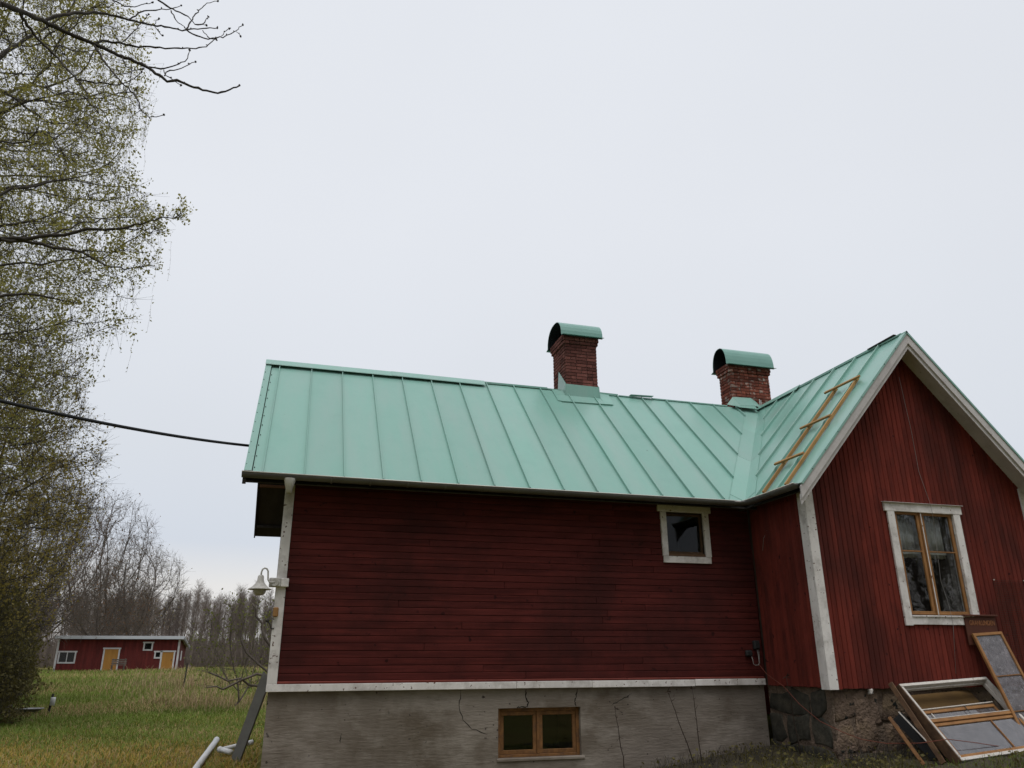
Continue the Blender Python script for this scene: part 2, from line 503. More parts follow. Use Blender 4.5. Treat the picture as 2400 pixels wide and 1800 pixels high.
def tube_arrays(pts, rad, sides=8, cap=True):
    pts = [Vector(p) for p in pts]
    n = len(pts)
    if not hasattr(rad, '__len__'):
        rad = [rad] * n
    V, F = [], []
    ref = None
    for i, p in enumerate(pts):
        d = (pts[min(i + 1, n - 1)] - pts[max(i - 1, 0)]).normalized()
        if ref is None:
            ref = Vector((0, 0, 1)) if abs(d.z) < 0.9 else Vector((1, 0, 0))
        a = ref - d * ref.dot(d)
        if a.length < 1e-5:
            a = d.orthogonal()
        a.normalize()
        ref = a
        b = d.cross(a)
        for k in range(sides):
            t = 2 * math.pi * k / sides
            V.append(tuple(p + (a * math.cos(t) + b * math.sin(t)) * rad[i]))
    for i in range(n - 1):
        for k in range(sides):
            q = (k + 1) % sides
            F.append((i * sides + k, i * sides + q, (i + 1) * sides + q, (i + 1) * sides + k))
    if cap:
        F.append(tuple(range(sides))[::-1])
        F.append(tuple((n - 1) * sides + k for k in range(sides)))
    return V, F


def tube(name, pts, rad, m, parent=None, sides=8, smooth=True):
    V, F = tube_arrays(pts, rad, sides)
    return obj(name, V, F, m, parent, smooth)


def lathe(name, prof, centre, m, parent=None, seg=24, smooth=True):
    V, F = [], []
    for r, z in prof:
        for k in range(seg):
            t = 2 * math.pi * k / seg
            V.append((centre[0] + r * math.cos(t), centre[1] + r * math.sin(t), centre[2] + z))
    for i in range(len(prof) - 1):
        for k in range(seg):
            q = (k + 1) % seg
            F.append((i * seg + k, i * seg + q, (i + 1) * seg + q, (i + 1) * seg + k))
    return obj(name, V, F, m, parent, smooth)


def clip(poly, a, b, c):
    """keep a*x+b*y<=c of a plan polygon"""
    out = []
    for i in range(len(poly)):
        p, q = poly[i], poly[(i + 1) % len(poly)]
        fp = a * p[0] + b * p[1] - c
        fq = a * q[0] + b * q[1] - c
        if fp <= 0:
            out.append(p)
        if (fp < 0 < fq) or (fq < 0 < fp):
            t = fp / (fp - fq)
            out.append((p[0] + t * (q[0] - p[0]), p[1] + t * (q[1] - p[1])))
    return out


def slab(name, top, nrm, th, m, parent=None):
    """polygon (3-D, planar) extruded back by th along -nrm"""
    top = np.asarray(top, float)
    n = len(top)
    nrm = np.asarray(nrm, float)
    nrm = nrm / np.linalg.norm(nrm)
    V = np.vstack([top, top - nrm * th])
    a = np.cross(top[1] - top[0], top[2] - top[1])
    idx = list(range(n))
    F = [tuple(idx), tuple(n + i for i in reversed(idx))]
    for i in range(n):
        j = (i + 1) % n
        F.append((i, n + i, n + j, j))
    if np.dot(a, nrm) < 0:
        F = [tuple(reversed(f)) for f in F]
    return obj(name, V, F, m, parent)


def plate(name, axis, at, depth, u0, u1, z0, z1, holes, m, parent=None):
    """upright plate with rectangular holes. axis 'y': face in plane y=at, body towards +depth"""
    us = sorted({u0, u1, *[h[0] for h in holes], *[h[1] for h in holes]})
    zs = sorted({z0, z1, *[h[2] for h in holes], *[h[3] for h in holes]})

    def solid(i, k):
        if not (0 <= i < len(us) - 1 and 0 <= k < len(zs) - 1):
            return False
        cu, cz = (us[i] + us[i + 1]) / 2, (zs[k] + zs[k + 1]) / 2
        return not any(h[0] < cu < h[1] and h[2] < cz < h[3] for h in holes)
    V, ix, F = [], {}, []

    def vid(i, k, b):
        key = (i, k, b)
        if key not in ix:
            ix[key] = len(V)
            a = at + (depth if b else 0)
            V.append((us[i], a, zs[k]) if axis == 'y' else (a, us[i], zs[k]))
        return ix[key]
    for i in range(len(us) - 1):
        for k in range(len(zs) - 1):
            if not solid(i, k):
                continue
            F.append((vid(i, k, 0), vid(i + 1, k, 0), vid(i + 1, k + 1, 0), vid(i, k + 1, 0)))
            F.append((vid(i, k, 1), vid(i, k + 1, 1), vid(i + 1, k + 1, 1), vid(i + 1, k, 1)))
            for di, dk, e in ((-1, 0, ((i, k), (i, k + 1))), (1, 0, ((i + 1, k + 1), (i + 1, k))),
                              (0, -1, ((i + 1, k), (i, k))), (0, 1, ((i, k + 1), (i + 1, k + 1)))):
                if not solid(i + di, k + dk):
                    (a, b), (c, d) = e
                    F.append((vid(a, b, 0), vid(c, d, 0), vid(c, d, 1), vid(a, b, 1)))
    o = obj(name, V, F, m, parent)
    bm = bmesh.new()
    bm.from_mesh(o.data)
    bmesh.ops.recalc_face_normals(bm, faces=bm.faces)
    bm.to_mesh(o.data)
    bm.free()
    return o


# ------------------------------------------------------------------ terrain
def smooth(a, b, x):
    t = np.clip((np.asarray(x, float) - a) / (b - a), 0, 1)
    return t * t * (3 - 2 * t)


def gz(x, y):
    x = np.asarray(x, float)
    y = np.asarray(y, float)
    z = -1.6 + 0.95 * smooth(22, 68, y) + 0.02 * np.sin(x * 0.9 + 1.3) * np.sin(y * 0.7) + 0.035 * np.sin(x * 0.31 + y * 0.23)
    z = z + 0.38 * smooth(5.2, 10.5, x) * (1 - smooth(16, 22, y)) * smooth(2, 8, y)
    return z


gx = np.concatenate([-np.geomspace(600, 12, 28), np.arange(-11.5, 14.1, 0.5), np.geomspace(15, 600, 26)])
gy = np.concatenate([-np.geomspace(600, 6, 22), np.arange(-5, 32, 0.6), np.geomspace(33, 600, 34)])
GX, GY = np.meshgrid(gx, gy)
GZ = gz(GX, GY)
nx, ny = len(gx), len(gy)
idx = np.arange(nx * ny).reshape(ny, nx)
F = np.stack([idx[:-1, :-1], idx[:-1, 1:], idx[1:, 1:], idx[1:, :-1]], -1).reshape(-1, 4)
g = big('ground', np.stack([GX, GY, GZ], -1).reshape(-1, 3), F, 'ground', smooth=True)
tag(g, 'rough spring lawn and field running to the wood', 'ground', kind='structure')

# ------------------------------------------------------------------ the house
DE, ZE, M1, YR, ZR = 11.6, 2.581, 0.9556, 14.55, 5.40     # long block: eave line, eave height, slope, ridge
XE, XR = 7.576, 10.12                                        # wing: eave line, ridge line
M2 = (ZR - ZE) / (XR - XE)
XL = -0.70                                                   # left roof edge
YG = 9.98                                                    # wing gable roof edge
YW = 12.0                                                    # long wall
YF = 10.37                                                   # wing front wall
XW, XW2 = 7.854, 12.386                                      # wing side walls
BACK = 17.1
house = thing('house', 'red wooden house with green metal roof and two brick chimneys', 'house', (4.0, 14.0, -1.6))

WIN_S = (6.23, 6.93, 1.71, 2.39)        # small window opening x0,x1,z0,z1
WIN_C = (3.26, 4.57, -1.40, -0.675)     # cellar window
WIN_G = (9.515, 10.70, 0.655, 2.30)     # gable window

# ---- foundation of the long block
fnd = plate('foundation', 'y', 12.03, 0.3, -0.07, 7.84, -2.1, -0.395, [WIN_C], 'plaster', house)
plate('foundation_return', 'x', -0.07, 0.25, 12.332, 17.0, -2.1, -0.395, [], 'plaster', house)


def ribbon(name, pts, wid, y, m, parent):
    V, F = [], []
    n = len(pts)
    for i, (x, z) in enumerate(pts):
        a = pts[max(i - 1, 0)]
        b = pts[min(i + 1, n - 1)]
        d = Vector((b[0] - a[0], b[1] - a[1])).normalized()
        wdt = wid * (0.35 + 0.65 * abs(math.sin(i * 2.3 + 0.7))) * (0.25 if i in (0, n - 1) else 1)
        px, pz = -d.y * wdt, d.x * wdt
        V += [(x + px, y - 0.002, z + pz), (x - px, y - 0.002, z - pz), (x + px, y + 0.02, z + pz), (x - px, y + 0.02, z - pz)]
    for i in range(n - 1):
        a, b = 4 * i, 4 * i + 4
        F += [(a, a + 1, b + 1, b), (a, b, b + 2, a + 2), (a + 1, a + 3, b + 3, b + 1)]
    return obj(name, V, F, m, parent)


def jag(pts, n=4, amp=0.012):
    out = []
    for i in range(len(pts) - 1):
        for k in range(n):
            t = k / n
            out.append((pts[i][0] * (1 - t) + pts[i + 1][0] * t + (random.uniform(-amp, amp) if k else 0),
                        pts[i][1] * (1 - t) + pts[i + 1][1] * t + (random.uniform(-amp, amp) if k else 0)))
    return out + [pts[-1]]


for pts, wd in (([(3.70, -0.41), (3.69, -0.50), (3.74, -0.60), (3.71, -0.665)], 0.011),
                ([(3.73, -0.655), (3.62, -0.655), (3.55, -0.675)], 0.009),
                ([(4.53, -0.41), (4.51, -0.52), (4.48, -0.60), (4.50, -0.67)], 0.009),
                ([(2.68, -0.41), (2.66, -0.62), (2.72, -0.82), (2.86, -0.95), (3.10, -1.03)], 0.006),
                ([(5.45, -0.50), (5.27, -0.58), (5.10, -0.66)], 0.006),
                ([(0.98, -0.95), (0.97, -1.08)], 0.006)):
    ribbon('crack', jag(pts), wd, 12.03, 'crack', fnd)
# damp earth line running up to the wing
# ---- cellar window
def sash_frame(parent, x0, x1, z0, z1, y, wd, dep, m, pane='pane', muntins=(), c=0.004):
    fr = box('frame', (x0, y, z0), (x1, y + dep, z0 + wd), m, parent, c)
    box('frame', (x0, y, z1 - wd), (x1, y + dep, z1), m, parent, c)
    box('frame', (x0, y + 0.001, z0 + wd), (x0 + wd, y + dep - 0.001, z1 - wd), m, parent, c)
    box('frame', (x1 - wd, y + 0.001, z0 + wd), (x1, y + dep - 0.001, z1 - wd), m, parent, c)
    zs = [z0 + wd] + [q for q in muntins] + [z1 - wd]
    for q in muntins:
        box('glazing_bar', (x0 + wd, y + 0.004, q - 0.011), (x1 - wd, y + dep - 0.004, q + 0.011), m, parent, 0.002)
    for a, b in zip(zs[:-1], zs[1:]):
        box('pane', (x0 + wd * 0.8, y + dep * 0.5, a), (x1 - wd * 0.8, y + dep * 0.5 + 0.004, b), pane, parent, 0)


def niche(parent, x0, x1, z0, z1, y, dep, m='interior'):
    V = [(x0, y, z0), (x1, y, z0), (x1, y, z1), (x0, y, z1), (x0, y + dep, z0), (x1, y + dep, z0), (x1, y + dep, z1), (x0, y + dep, z1)]
    F = [(4, 5, 6, 7), (0, 4, 7, 3), (1, 2, 6, 5), (3, 7, 6, 2), (0, 1, 5, 4)]
    return obj('room_behind', V, F, m, parent)


x0, x1, z0, z1 = WIN_C
wc = box('window', (x0 - 0.02, 12.012, z0 - 0.005), (x1 + 0.05, 12.17, z0 + 0.045), 'plaster', house, 0.012)
wc['label'] = 'low cellar window with orange-brown wooden sashes'
yy = 12.10
box('frame', (x0, yy, z0 + 0.046), (x0 + 0.05, yy + 0.09, z1), 'pine_old', wc)
box('frame', (x1 - 0.05, yy, z0 + 0.046), (x1, yy + 0.09, z1), 'pine_old', wc)
box('frame', (x0 + 0.05, yy, z1 - 0.05), (x1 - 0.05, yy + 0.09, z1), 'pine_old', wc)
box('frame', (x0 + 0.05, yy, z0 + 0.046), (x1 - 0.05, yy + 0.09, z0 + 0.085), 'pine_old', wc)
xm = (x0 + x1) / 2 - 0.01
box('mullion', (xm - 0.02, yy - 0.005, z0 + 0.085), (xm + 0.02, yy + 0.08, z1 - 0.05), 'pine_old', wc)
sash_frame(wc, x0 + 0.052, xm - 0.021, z0 + 0.087, z1 - 0.052, yy + 0.015, 0.055, 0.045, 'pine_old')
sash_frame(wc, xm + 0.021, x1 - 0.052, z0 + 0.087, z1 - 0.052, yy + 0.015, 0.055, 0.045, 'pine_old')
niche(wc, x0 + 0.005, x1 - 0.005, z0 + 0.05, z1 - 0.004, yy + 0.1, 0.9)

# ---- stone foundation of the wing
sf = plate('stone_foundation', 'y', 10.44, 0.3, XW + 0.06, XW2 - 0.06, -2.0, -0.415, [], 'stone_mortar', house)
sf2 = plate('stone_foundation', 'x', XW + 0.055, 0.3, 10.741, 12.02, -2.0, -0.40, [], 'stone_mortar', house)


def stone(parent, corners, place, proud, m):
    """corners in (u,z); place(u,d,z)->xyz with d = how far proud of the face"""
    n = len(corners)
    cu = sum(c[0] for c in corners) / n
    cz = sum(c[1] for c in corners) / n
    pts = []
    for i in range(n):
        a, b = corners[i], corners[(i + 1) % n]
        pts.append(a)
        pts.append(((a[0] + b[0]) / 2 + random.uniform(-.05, .05), (a[1] + b[1]) / 2 + random.uniform(-.05, .05)))
    V, F = [], []
    N = len(pts)
    for s, d in ((1.0, -0.05), (0.98, proud * 0.45), (0.84, proud), (0.45, proud * 1.12)):
        for (u, z) in pts:
            V.append(place(cu + (u - cu) * s, d + random.uniform(-.008, .008), cz + (z - cz) * s))
    V.append(place(cu, proud * 1.15, cz))
    for r in range(3):
        for k in range(N):
            q = (k + 1) % N
            F.append((r * N + k, r * N + q, (r + 1) * N + q, (r + 1) * N + k))
    for k in range(N):
        F.append((3 * N + k, 3 * N + (k + 1) % N, 4 * N))
    return obj('stone', V, F, m, parent, True)


def lay(parent, u0, u1, rows, place, mats, wmin, wmax, flip=False):
    for (za, zb) in rows:
        u = u0
        while u < u1 - 0.12:
            wdt = min(random.uniform(wmin, wmax), u1 - u)
            if u1 - u - wdt < 0.2:
                wdt = u1 - u
            j = lambda s=0.075: random.uniform(-s, s)
            g_ = 0.018
            cs = [(u + g_ + j(), za + g_ + j()), (u + wdt - g_ + j(), za + g_ + j()), (u + wdt - g_ + j(), zb - g_ + j()), (u + g_ + j(), zb - g_ + j())]
            if flip:
                cs = cs[::-1]
            stone(parent, cs, place, random.uniform(0.010, 0.026), random.choice(mats))
            u += wdt


lay(sf, XW + 0.05, XW2 - 0.1, [(-1.72, -1.28), (-1.28, -0.86), (-0.86, -0.45)], lambda u, d, z: (u, 10.44 - d, z), ['stone'], 0.26, 0.7)
lay(sf2, 10.48, 12.0, [(-1.75, -1.22), (-1.22, -0.80), (-0.80, -0.44)], lambda u, d, z: (XW + 0.055 - d, u, z), ['stone_dark', 'stone_dark', 'stone'], 0.4, 0.85, True)

# ---- long wall: sheet behind, boards in front
lw = plate('long_wall', 'y', YW, 0.12, -0.06, XW, -0.38, 2.84, [WIN_S], 'dark_wood', house)
BH = 0.102
z = -0.262
r = 0
cuts = (WIN_S[0] - 0.055, WIN_S[1] + 0.055, WIN_S[2] - 0.05, WIN_S[3] + 0.05)
while z < 2.70:
    zt = z + BH - 0.0045
    segs = []
    if r % 3 == 0:
        br = [0.042, 4.1 + random.uniform(-1, 1), XW - 0.004]
    elif r % 3 == 1:
        br = [0.042, 2.4 + random.uniform(-1, 1), 5.6 + random.uniform(-.4, .4), XW - 0.004]
    else:
        br = [0.042, 5.1 + random.uniform(-.6, .6), XW - 0.004]
    for a, b in zip(br[:-1], br[1:]):
        b -= 0.003
        if zt > cuts[2] and z < cuts[3]:
            if a < cuts[0]:
                segs.append((a, min(b, cuts[0])))
            if b > cuts[1]:
                segs.append((max(a, cuts[1]), b))
        else:
            segs.append((a, b))
    for a, b in segs:
        if b - a < 0.05:
            continue
        o = box('board', (a, YW - 0.024, z), (b, YW - 0.001, zt), 'red_h_shaded', lw, 0.0055)
        o.location.y += random.uniform(-0.0025, 0.0015)
        o.rotation_euler.x = random.uniform(-0.012, 0.012)
    z += BH
    r += 1
# red drip strip and white base boards
for a, b in ((0.04, 2.9), (2.903, 5.35), (5.353, XW - 0.03)):
    o = box('drip_board', (a, YW - 0.048, -0.296), (b, YW - 0.002, -0.266), 'red_trim', lw, 0.006)
    o.rotation_euler.x = R(12)
for a, b, dz in ((-0.10, 3.52, 0.0), (3.523, 4.75, 0.002), (4.754, 6.53, -0.001), (6.536, XW - 0.02, 0.004)):
    o = box('base_board', (a, YW - 0.05, -0.40 + dz), (b, YW - 0.003, -0.300 + dz), 'white', lw, 0.005)
    o.rotation_euler.y = random.uniform(-0.0012, 0.0012)
cbd = box('corner_board', (-0.098, YW - 0.046, -0.299), (0.040, YW - 0.001, 2.78), 'white', lw, 0.004)

# ---- left gable wall (x = -0.07), vertical boards up to the rake
gw = obj('gable_wall', [(-0.07, 12.0, -0.38), (-0.07, BACK, -0.38), (-0.07, BACK, ZE + M1 * (DE + 2 * (YR - DE) - BACK) - 0.1), (-0.07, YR, ZR - 0.1), (-0.07, 12.0, ZE + M1 * (12.0 - DE) - 0.1),
                         (0.05, 12.0, -0.38), (0.05, BACK, -0.38), (0.05, BACK, ZE + M1 * (DE + 2 * (YR - DE) - BACK) - 0.1), (0.05, YR, ZR - 0.1), (0.05, 12.0, ZE + M1 * (12.0 - DE) - 0.1)],
         [(0, 4, 3, 2, 1), (5, 6, 7, 8, 9), (0, 1, 6, 5), (1, 2, 7, 6), (2, 3, 8, 7), (3, 4, 9, 8), (4, 0, 5, 9)], 'dark_wood', house)
y = 12.15
while y < BACK - 0.05:
    ym = y + 0.06
    zt = ZR - M1 * abs(ym - YR) - 0.12
    box('board', (-0.093, y, -0.37), (-0.071, y + 0.112, zt), 'red_v', gw, 0.006)
    y += 0.118
box('corner_board', (-0.102, YW - 0.001, -0.299), (-0.072, YW + 0.135, 2.85), 'dark_wood', gw, 0.004)

# ---- wing front wall
TOPF = lambda x: ZR - M2 * abs(x - XR) - 0.10
gwv = []
xs = [XW, WIN_G[0], XR, WIN_G[1], XW2]


def gable_sheet(name, y, dep, m, parent):
    # strips around the window hole, joined in one sheet
    V, F, ix = [], [], {}

    def v(x, zz, b):
        k = (round(x, 4), round(zz, 4), b)
        if k not in ix:
            ix[k] = len(V)
            V.append((x, y + (dep if b else 0), zz))
        return ix[k]
    for a, b in zip(xs[:-1], xs[1:]):
        zz = [(-0.40, -0.40), (WIN_G[2], WIN_G[2]), (WIN_G[3], WIN_G[3]), (TOPF(a), TOPF(b))]
        for k in range(3):
            if k == 1 and WIN_G[0] - 1e-6 <= a and b <= WIN_G[1] + 1e-6:
                continue
            (p, q), (s, t) = zz[k], zz[k + 1]
            for bk in (0, 1):
                f = (v(a, p, bk), v(b, q, bk), v(b, t, bk), v(a, s, bk))
                F.append(f if bk == 0 else f[::-1])
    return obj(name, V, F, m, parent)


gf = gable_sheet('wing_wall', YF, 0.1, 'dark_wood', house)
BW = 0.0915
x = XW + 0.135
cg = (WIN_G[0] - 0.10, WIN_G[1] + 0.10, WIN_G[2] - 0.10, WIN_G[3] + 0.08)


def vboard(x0, x1, z0, zl, zr_, y, parent):
    dz = random.uniform(-0.002, 0.0015)
    V = [(x0, y, z0), (x1, y, z0), (x1, y, zr_), (x0, y, zl)]
    c = 0.007
    f = [(x0 + c, y - 0.022 + dz, z0), (x1 - c, y - 0.022 + dz, z0), (x1 - c, y - 0.022 + dz, zr_), (x0 + c, y - 0.022 + dz, zl)]
    e = [(x0, y - 0.013, z0), (x1, y - 0.013, z0), (x1, y - 0.013, zr_), (x0, y - 0.013, zl)]
    VV = V + e + f
    F = [(3, 2, 1, 0), (8, 9, 10, 11)]
    for b in (0, 4):
        for k in range(4):
            q = (k + 1) % 4
            F.append((b + k, b + q, b + 4 + q, b + 4 + k))
    return obj('board', VV, F, 'red_v', parent)


while x < XW2 - 0.14:
    xb = x + BW - 0.004
    zl, zr_ = TOPF(x) - 0.01, TOPF(xb) - 0.01
    zb = -0.413 + random.uniform(-0.006, 0.006)
    if xb > cg[0] and x < cg[1]:
        vboard(x, xb, zb, cg[2], cg[2], YF - 0.001, gf)
        vboard(x, xb, cg[3], zl, zr_, YF - 0.001, gf)
        if x < cg[0] - 0.02:
            vboard(x, cg[0], cg[2] + .001, cg[3] - .001, cg[3] - .001, YF - 0.001, gf)
        if xb > cg[1] + 0.02:
            vboard(cg[1], xb, cg[2] + .001, cg[3] - .001, cg[3] - .001, YF - 0.001, gf)
    else:
        vboard(x, xb, zb, zl, zr_, YF - 0.001, gf)
    x += BW
box('corner_board', (XW - 0.028, YF - 0.05, -0.425), (XW + 0.132, YF - 0.001, TOPF(XW) + 0.02), 'white', gf, 0.004)
box('corner_board', (XW2 - 0.135, YF - 0.05, -0.425), (XW2 + 0.02, YF - 0.001, TOPF(XW2) + 0.02), 'white', gf, 0.004)

# ---- wing side wall towards the long wall
sw = plate('side_wall', 'x', XW, 0.1, YF + 0.102, YW - 0.03, -0.40, 2.85, [], 'dark_wood', house)
y = YF + 0.15
while y < YW - 0.11:
    box('board', (XW - 0.023, y, -0.40 + random.uniform(-.006, .006)), (XW - 0.001, y + 0.088, 2.80), 'red_v', sw, 0.006)
    y += 0.0915
box('corner_board', (XW - 0.027, YF, -0.425), (XW - 0.001, YF + 0.147, 2.80), 'white', sw, 0.003)
plate('side_wall', 'x', XW2, -0.1, YF + 0.102, 19.0, -2.0, 2.85, [], 'red_v', house)
plate('back_wall', 'y', BACK, 0.1, 0.052, XW, -2.0, 2.85, [], 'red_h_shaded', house)
plate('back_wall', 'y', 19.0, 0.1, XW, XW2, -2.0, 2.85, [], 'red_v', house)

# ---- roof: dark sheathing under, metal panels and standing seams over
def zm(x, y):        # front slope of long block
    return ZE + M1 * (y - DE)


def zw(x, y):        # left slope of wing
    return ZE + M2 * (x - XE)


N1 = np.array((0, -M1, 1.0)) / math.hypot(M1, 1)
N1b = np.array((0, M1, 1.0)) / math.hypot(M1, 1)
N2 = np.array((-M2, 0, 1.0)) / math.hypot(M2, 1)
N2b = np.array((M2, 0, 1.0)) / math.hypot(M2, 1)
YB = 2 * YR - DE
XB = 2 * XR - XE
ZRUN = (YR - DE)
off = 0.05
roof = slab('roof', [(XL + .02, DE + .03, zm(0, DE + .03) - off), (XE + .1, DE + .03, zm(0, DE + .03) - off), (XR, YR, ZR - off), (XL + .02, YR, ZR - off)], N1, 0.05, 'soffit', house)
rb = slab('sheathing', [(XL + .02, YB - .03, zm(0, DE + .03) - off), (XE + .1, YB - .03, zm(0, DE + .03) - off), (XR, YR + .002, ZR - off), (XL + .02, YR + .002, ZR - off)], N1b, 0.05, 'soffit', roof)
slab('sheathing', [(XE + .03, YG + .04, zw(XE + .03, 0) - off), (XR, YG + .04, ZR - off), (XR, YR, ZR - off), (XE + .03, DE + .1, zw(XE + .03, 0) - off)], N2, 0.05, 'soffit', roof)
slab('sheathing', [(XB - .03, YG + .04, zw(XE + .03, 0) - off), (XR + .002, YG + .04, ZR - off), (XR + .002, 19.3, ZR - off), (XB - .03, 19.3, zw(XE + .03, 0) - off)], N2b, 0.05, 'soffit', roof)
slab('sheathing', [(XR - .002, YR + .1, ZR - off - .01), (XR - .002, 19.3, ZR - off - .01), (XE + .03, 19.3, zw(XE + .03, 0) - off), (XE + .03, YB, zw(XE + .03, 0) - off)], N2, 0.05, 'soffit', roof)

# valley line in plan: from (XE,DE) to (XR,YR)
VD = Vector((XR - XE, YR - DE)).normalized()
VN = Vector((VD.y, -VD.x))           # points to the wing side


def vdist(p):
    return (p[0] - XE) * VN.x + (p[1] - DE) * VN.y


VLW, VRW = 0.24, 0.19
cL = XE * VN.x + DE * VN.y
seams_x = [-0.44 + 0.5945 * k for k in range(0, 1)] + [0.155 + 0.5845 * k for k in range(0, 18)]
edges = [XL + 0.115] + seams_x
eps = 0.0025


def lift(poly, zf):
    return [(p[0], p[1], zf(*p)) for p in poly]


def seam_bar(name, p0, p1, nrm, m, parent):
    p0, p1 = Vector(p0), Vector(p1)
    n_ = Vector(nrm)
    return beam(name, p0 + n_ * 0.020, p1 + n_ * 0.020, 0.016, 0.052, m, parent, up=n_, c=0.003)


for i in range(len(edges) - 1):
    a, b = edges[i] + eps, edges[i + 1] - eps
    poly = [(a, DE), (b, DE), (b, YR), (a, YR)]
    poly = clip(poly, VN.x, VN.y, cL - 0.02)
    if len(poly) < 3:
        continue
    d = random.uniform(-0.002, 0.002)
    slab('roof_panel', [(p[0], p[1], zm(*p) + d) for p in poly], N1, 0.012, 'green', roof)
for sx in seams_x:
    # top end of the seam: ridge or the valley sheet
    yv = DE + ((cL - VLW) - sx * VN.x - DE * VN.y) / VN.y if sx > XE - VLW / VN.x else DE
    ys = max(DE - 0.012, yv)
    if ys > YR - 0.1:
        continue
    seam_bar('seam', (sx, ys, zm(0, ys)), (sx, YR - 0.01, ZR - 0.01), N1, 'green_dark' if False else 'green', roof)
# back slope of the long block, never seen from the yard
for i in range(len(edges) - 1):
    a, b = edges[i] + eps, edges[i + 1] - eps
    if a > XE:
        break
    slab('roof_panel', [(a, YB, ZE), (b, YB, ZE), (b, YR + .004, ZR), (a, YR + .004, ZR)], N1b, 0.012, 'green', roof)

seams_y = [10.62 + 0.617 * k for k in range(0, 7)]
edges_y = [YG + 0.11] + seams_y + [14.94]
for i in range(len(edges_y) - 1):
    a, b = edges_y[i] + eps, edges_y[i + 1] - eps
    poly = [(XE, a), (XR, a), (XR, b), (XE, b)]
    poly = clip(poly, -VN.x, -VN.y, -(cL + 0.02))
    if len(poly) < 3:
        continue
    d = random.uniform(-0.002, 0.002)
    slab('roof_panel', [(p[0], p[1], zw(*p) + d) for p in poly], N2, 0.012, 'green', roof)
    slab('roof_panel', [(XB, a, ZE), (XR + .004, a, ZR), (XR + .004, b, ZR), (XB, b, ZE)], N2b, 0.012, 'green', roof)
for sy in seams_y:
    xv = XE + ((cL + VRW) - sy * VN.y - XE * VN.x) / VN.x
    xs_ = max(XE - 0.01, xv)
    if xs_ < XR - 0.1:
        seam_bar('seam', (xs_, sy, zw(xs_, 0)), (XR - 0.01, sy, ZR - 0.01), N2, 'green', roof)
slab('roof_panel', [(XR - .004, 15.05, ZR - .004), (XR - .004, 19.3, ZR - .004), (XE, 19.3, ZE), (XE, YB, ZE)], N2, 0.012, 'green', roof)
slab('roof_panel', [(XR + .004, 14.95, ZR), (XR + .004, 19.3, ZR), (XB, 19.3, ZE), (XB, 14.95, ZE)], N2b, 0.012, 'green', roof)
# valley sheets, three lengths lapped
cuts_v = [0.0, 1.42, 2.62, 3.89]
for k in range(3):
    t0, t1 = cuts_v[k], cuts_v[k + 1] + (0.03 if k < 2 else -0.03)
    for side, W_, zf, nn in ((-1, VLW, zm, N1), (1, VRW, zw, N2)):
        pl = []
        for t, s in ((t0, 0), (t1, 0), (t1, 1), (t0, 1)):
            q = Vector((XE, DE)) + VD * t + VN * (side * W_ * s)
            if side < 0:
                q.y = max(q.y, DE)
            else:
                q.x = max(q.x, XE)
            pl.append((q.x, q.y))
        slab('valley_sheet', [(p[0], p[1], zf(*p) + 0.006 + 0.003 * (k % 2)) for p in pl], nn, 0.010, 'green', roof)
    if k < 2:
        q = Vector((XE, DE)) + VD * (cuts_v[k + 1])
for side, W_, zf in ((-1, VLW, zm), (1, VRW, zw)):
    q0 = Vector((XE, DE)) + VN * (side * W_)
    q1 = q0 + VD * 3.6
    if side < 0:
        q0 = q0 + VD * ((DE - q0.y) / VD.y)
    else:
        q0 = q0 + VD * ((XE - q0.x) / VD.x)
    beam('valley_fold', (q0.x, q0.y, zf(q0.x, q0.y) + .012), (q1.x, q1.y, zf(q1.x, q1.y) + .012), 0.008, 0.012, 'green', roof)


def profile_sweep(name, prof_pts, p0, p1, th, m, parent):
    """open profile (list of offset vectors) swept from p0 to p1, with thickness th downward"""
    V, F = [], []
    n = len(prof_pts)
    for p in (p0, p1):
        for dz in (0, -th):
            for q in prof_pts:
                V.append((p[0] + q[0], p[1] + q[1], p[2] + q[2] + dz))
    for k in range(n - 1):
        F.append((k, k + 1, 2 * n + k + 1, 2 * n + k))
        F.append((n + k, 3 * n + k, 3 * n + k + 1, n + k + 1))
    F.append((0, 2 * n, 3 * n, n))
    F.append((n - 1, 2 * n - 1, 4 * n - 1, 3 * n - 1))
    F.append(tuple(range(n)) + tuple(n + k for k in reversed(range(n))))
    F.append(tuple(2 * n + k for k in reversed(range(n))) + tuple(3 * n + k for k in range(n)))
    return obj(name, V, F, m, parent)


# ridge cap on the finished left part, on a batten that leaves a dark gap
capn = [(0, -0.155, -0.155 * M1), (0, -0.15, -0.15 * M1 + 0.012), (0, 0, 0), (0, 0.15, -0.15 * M1 + 0.012), (0, 0.155, -0.155 * M1)]
profile_sweep('ridge_cap', capn, (XL - 0.005, YR, ZR + 0.088), (1.72, YR, ZR + 0.080), 0.004, 'green', roof)
profile_sweep('ridge_cap', capn, (1.70, YR, ZR + 0.086), (3.62, YR, ZR + 0.068), 0.004, 'green', roof)
box('ridge_batten', (XL + .05, YR - 0.03, ZR + 0.003), (5.0, YR + 0.03, ZR + 0.045), 'green', roof)
for a, b, h in ((5.0, 5.32, .03), (6.2, 6.62, .05), (6.64, 7.4, .025), (7.42, 9.3, .03)):
    o = beam('ridge_fold', (a, YR, ZR + h * 0.5), (b, YR, ZR + h * 0.5 - 0.006), 0.05, h, 'green', roof)
o = beam('ridge_fold', (6.9, YR - .02, ZR + 0.045), (7.45, YR - .02, ZR + 0.06), 0.12, 0.006, 'green', roof)
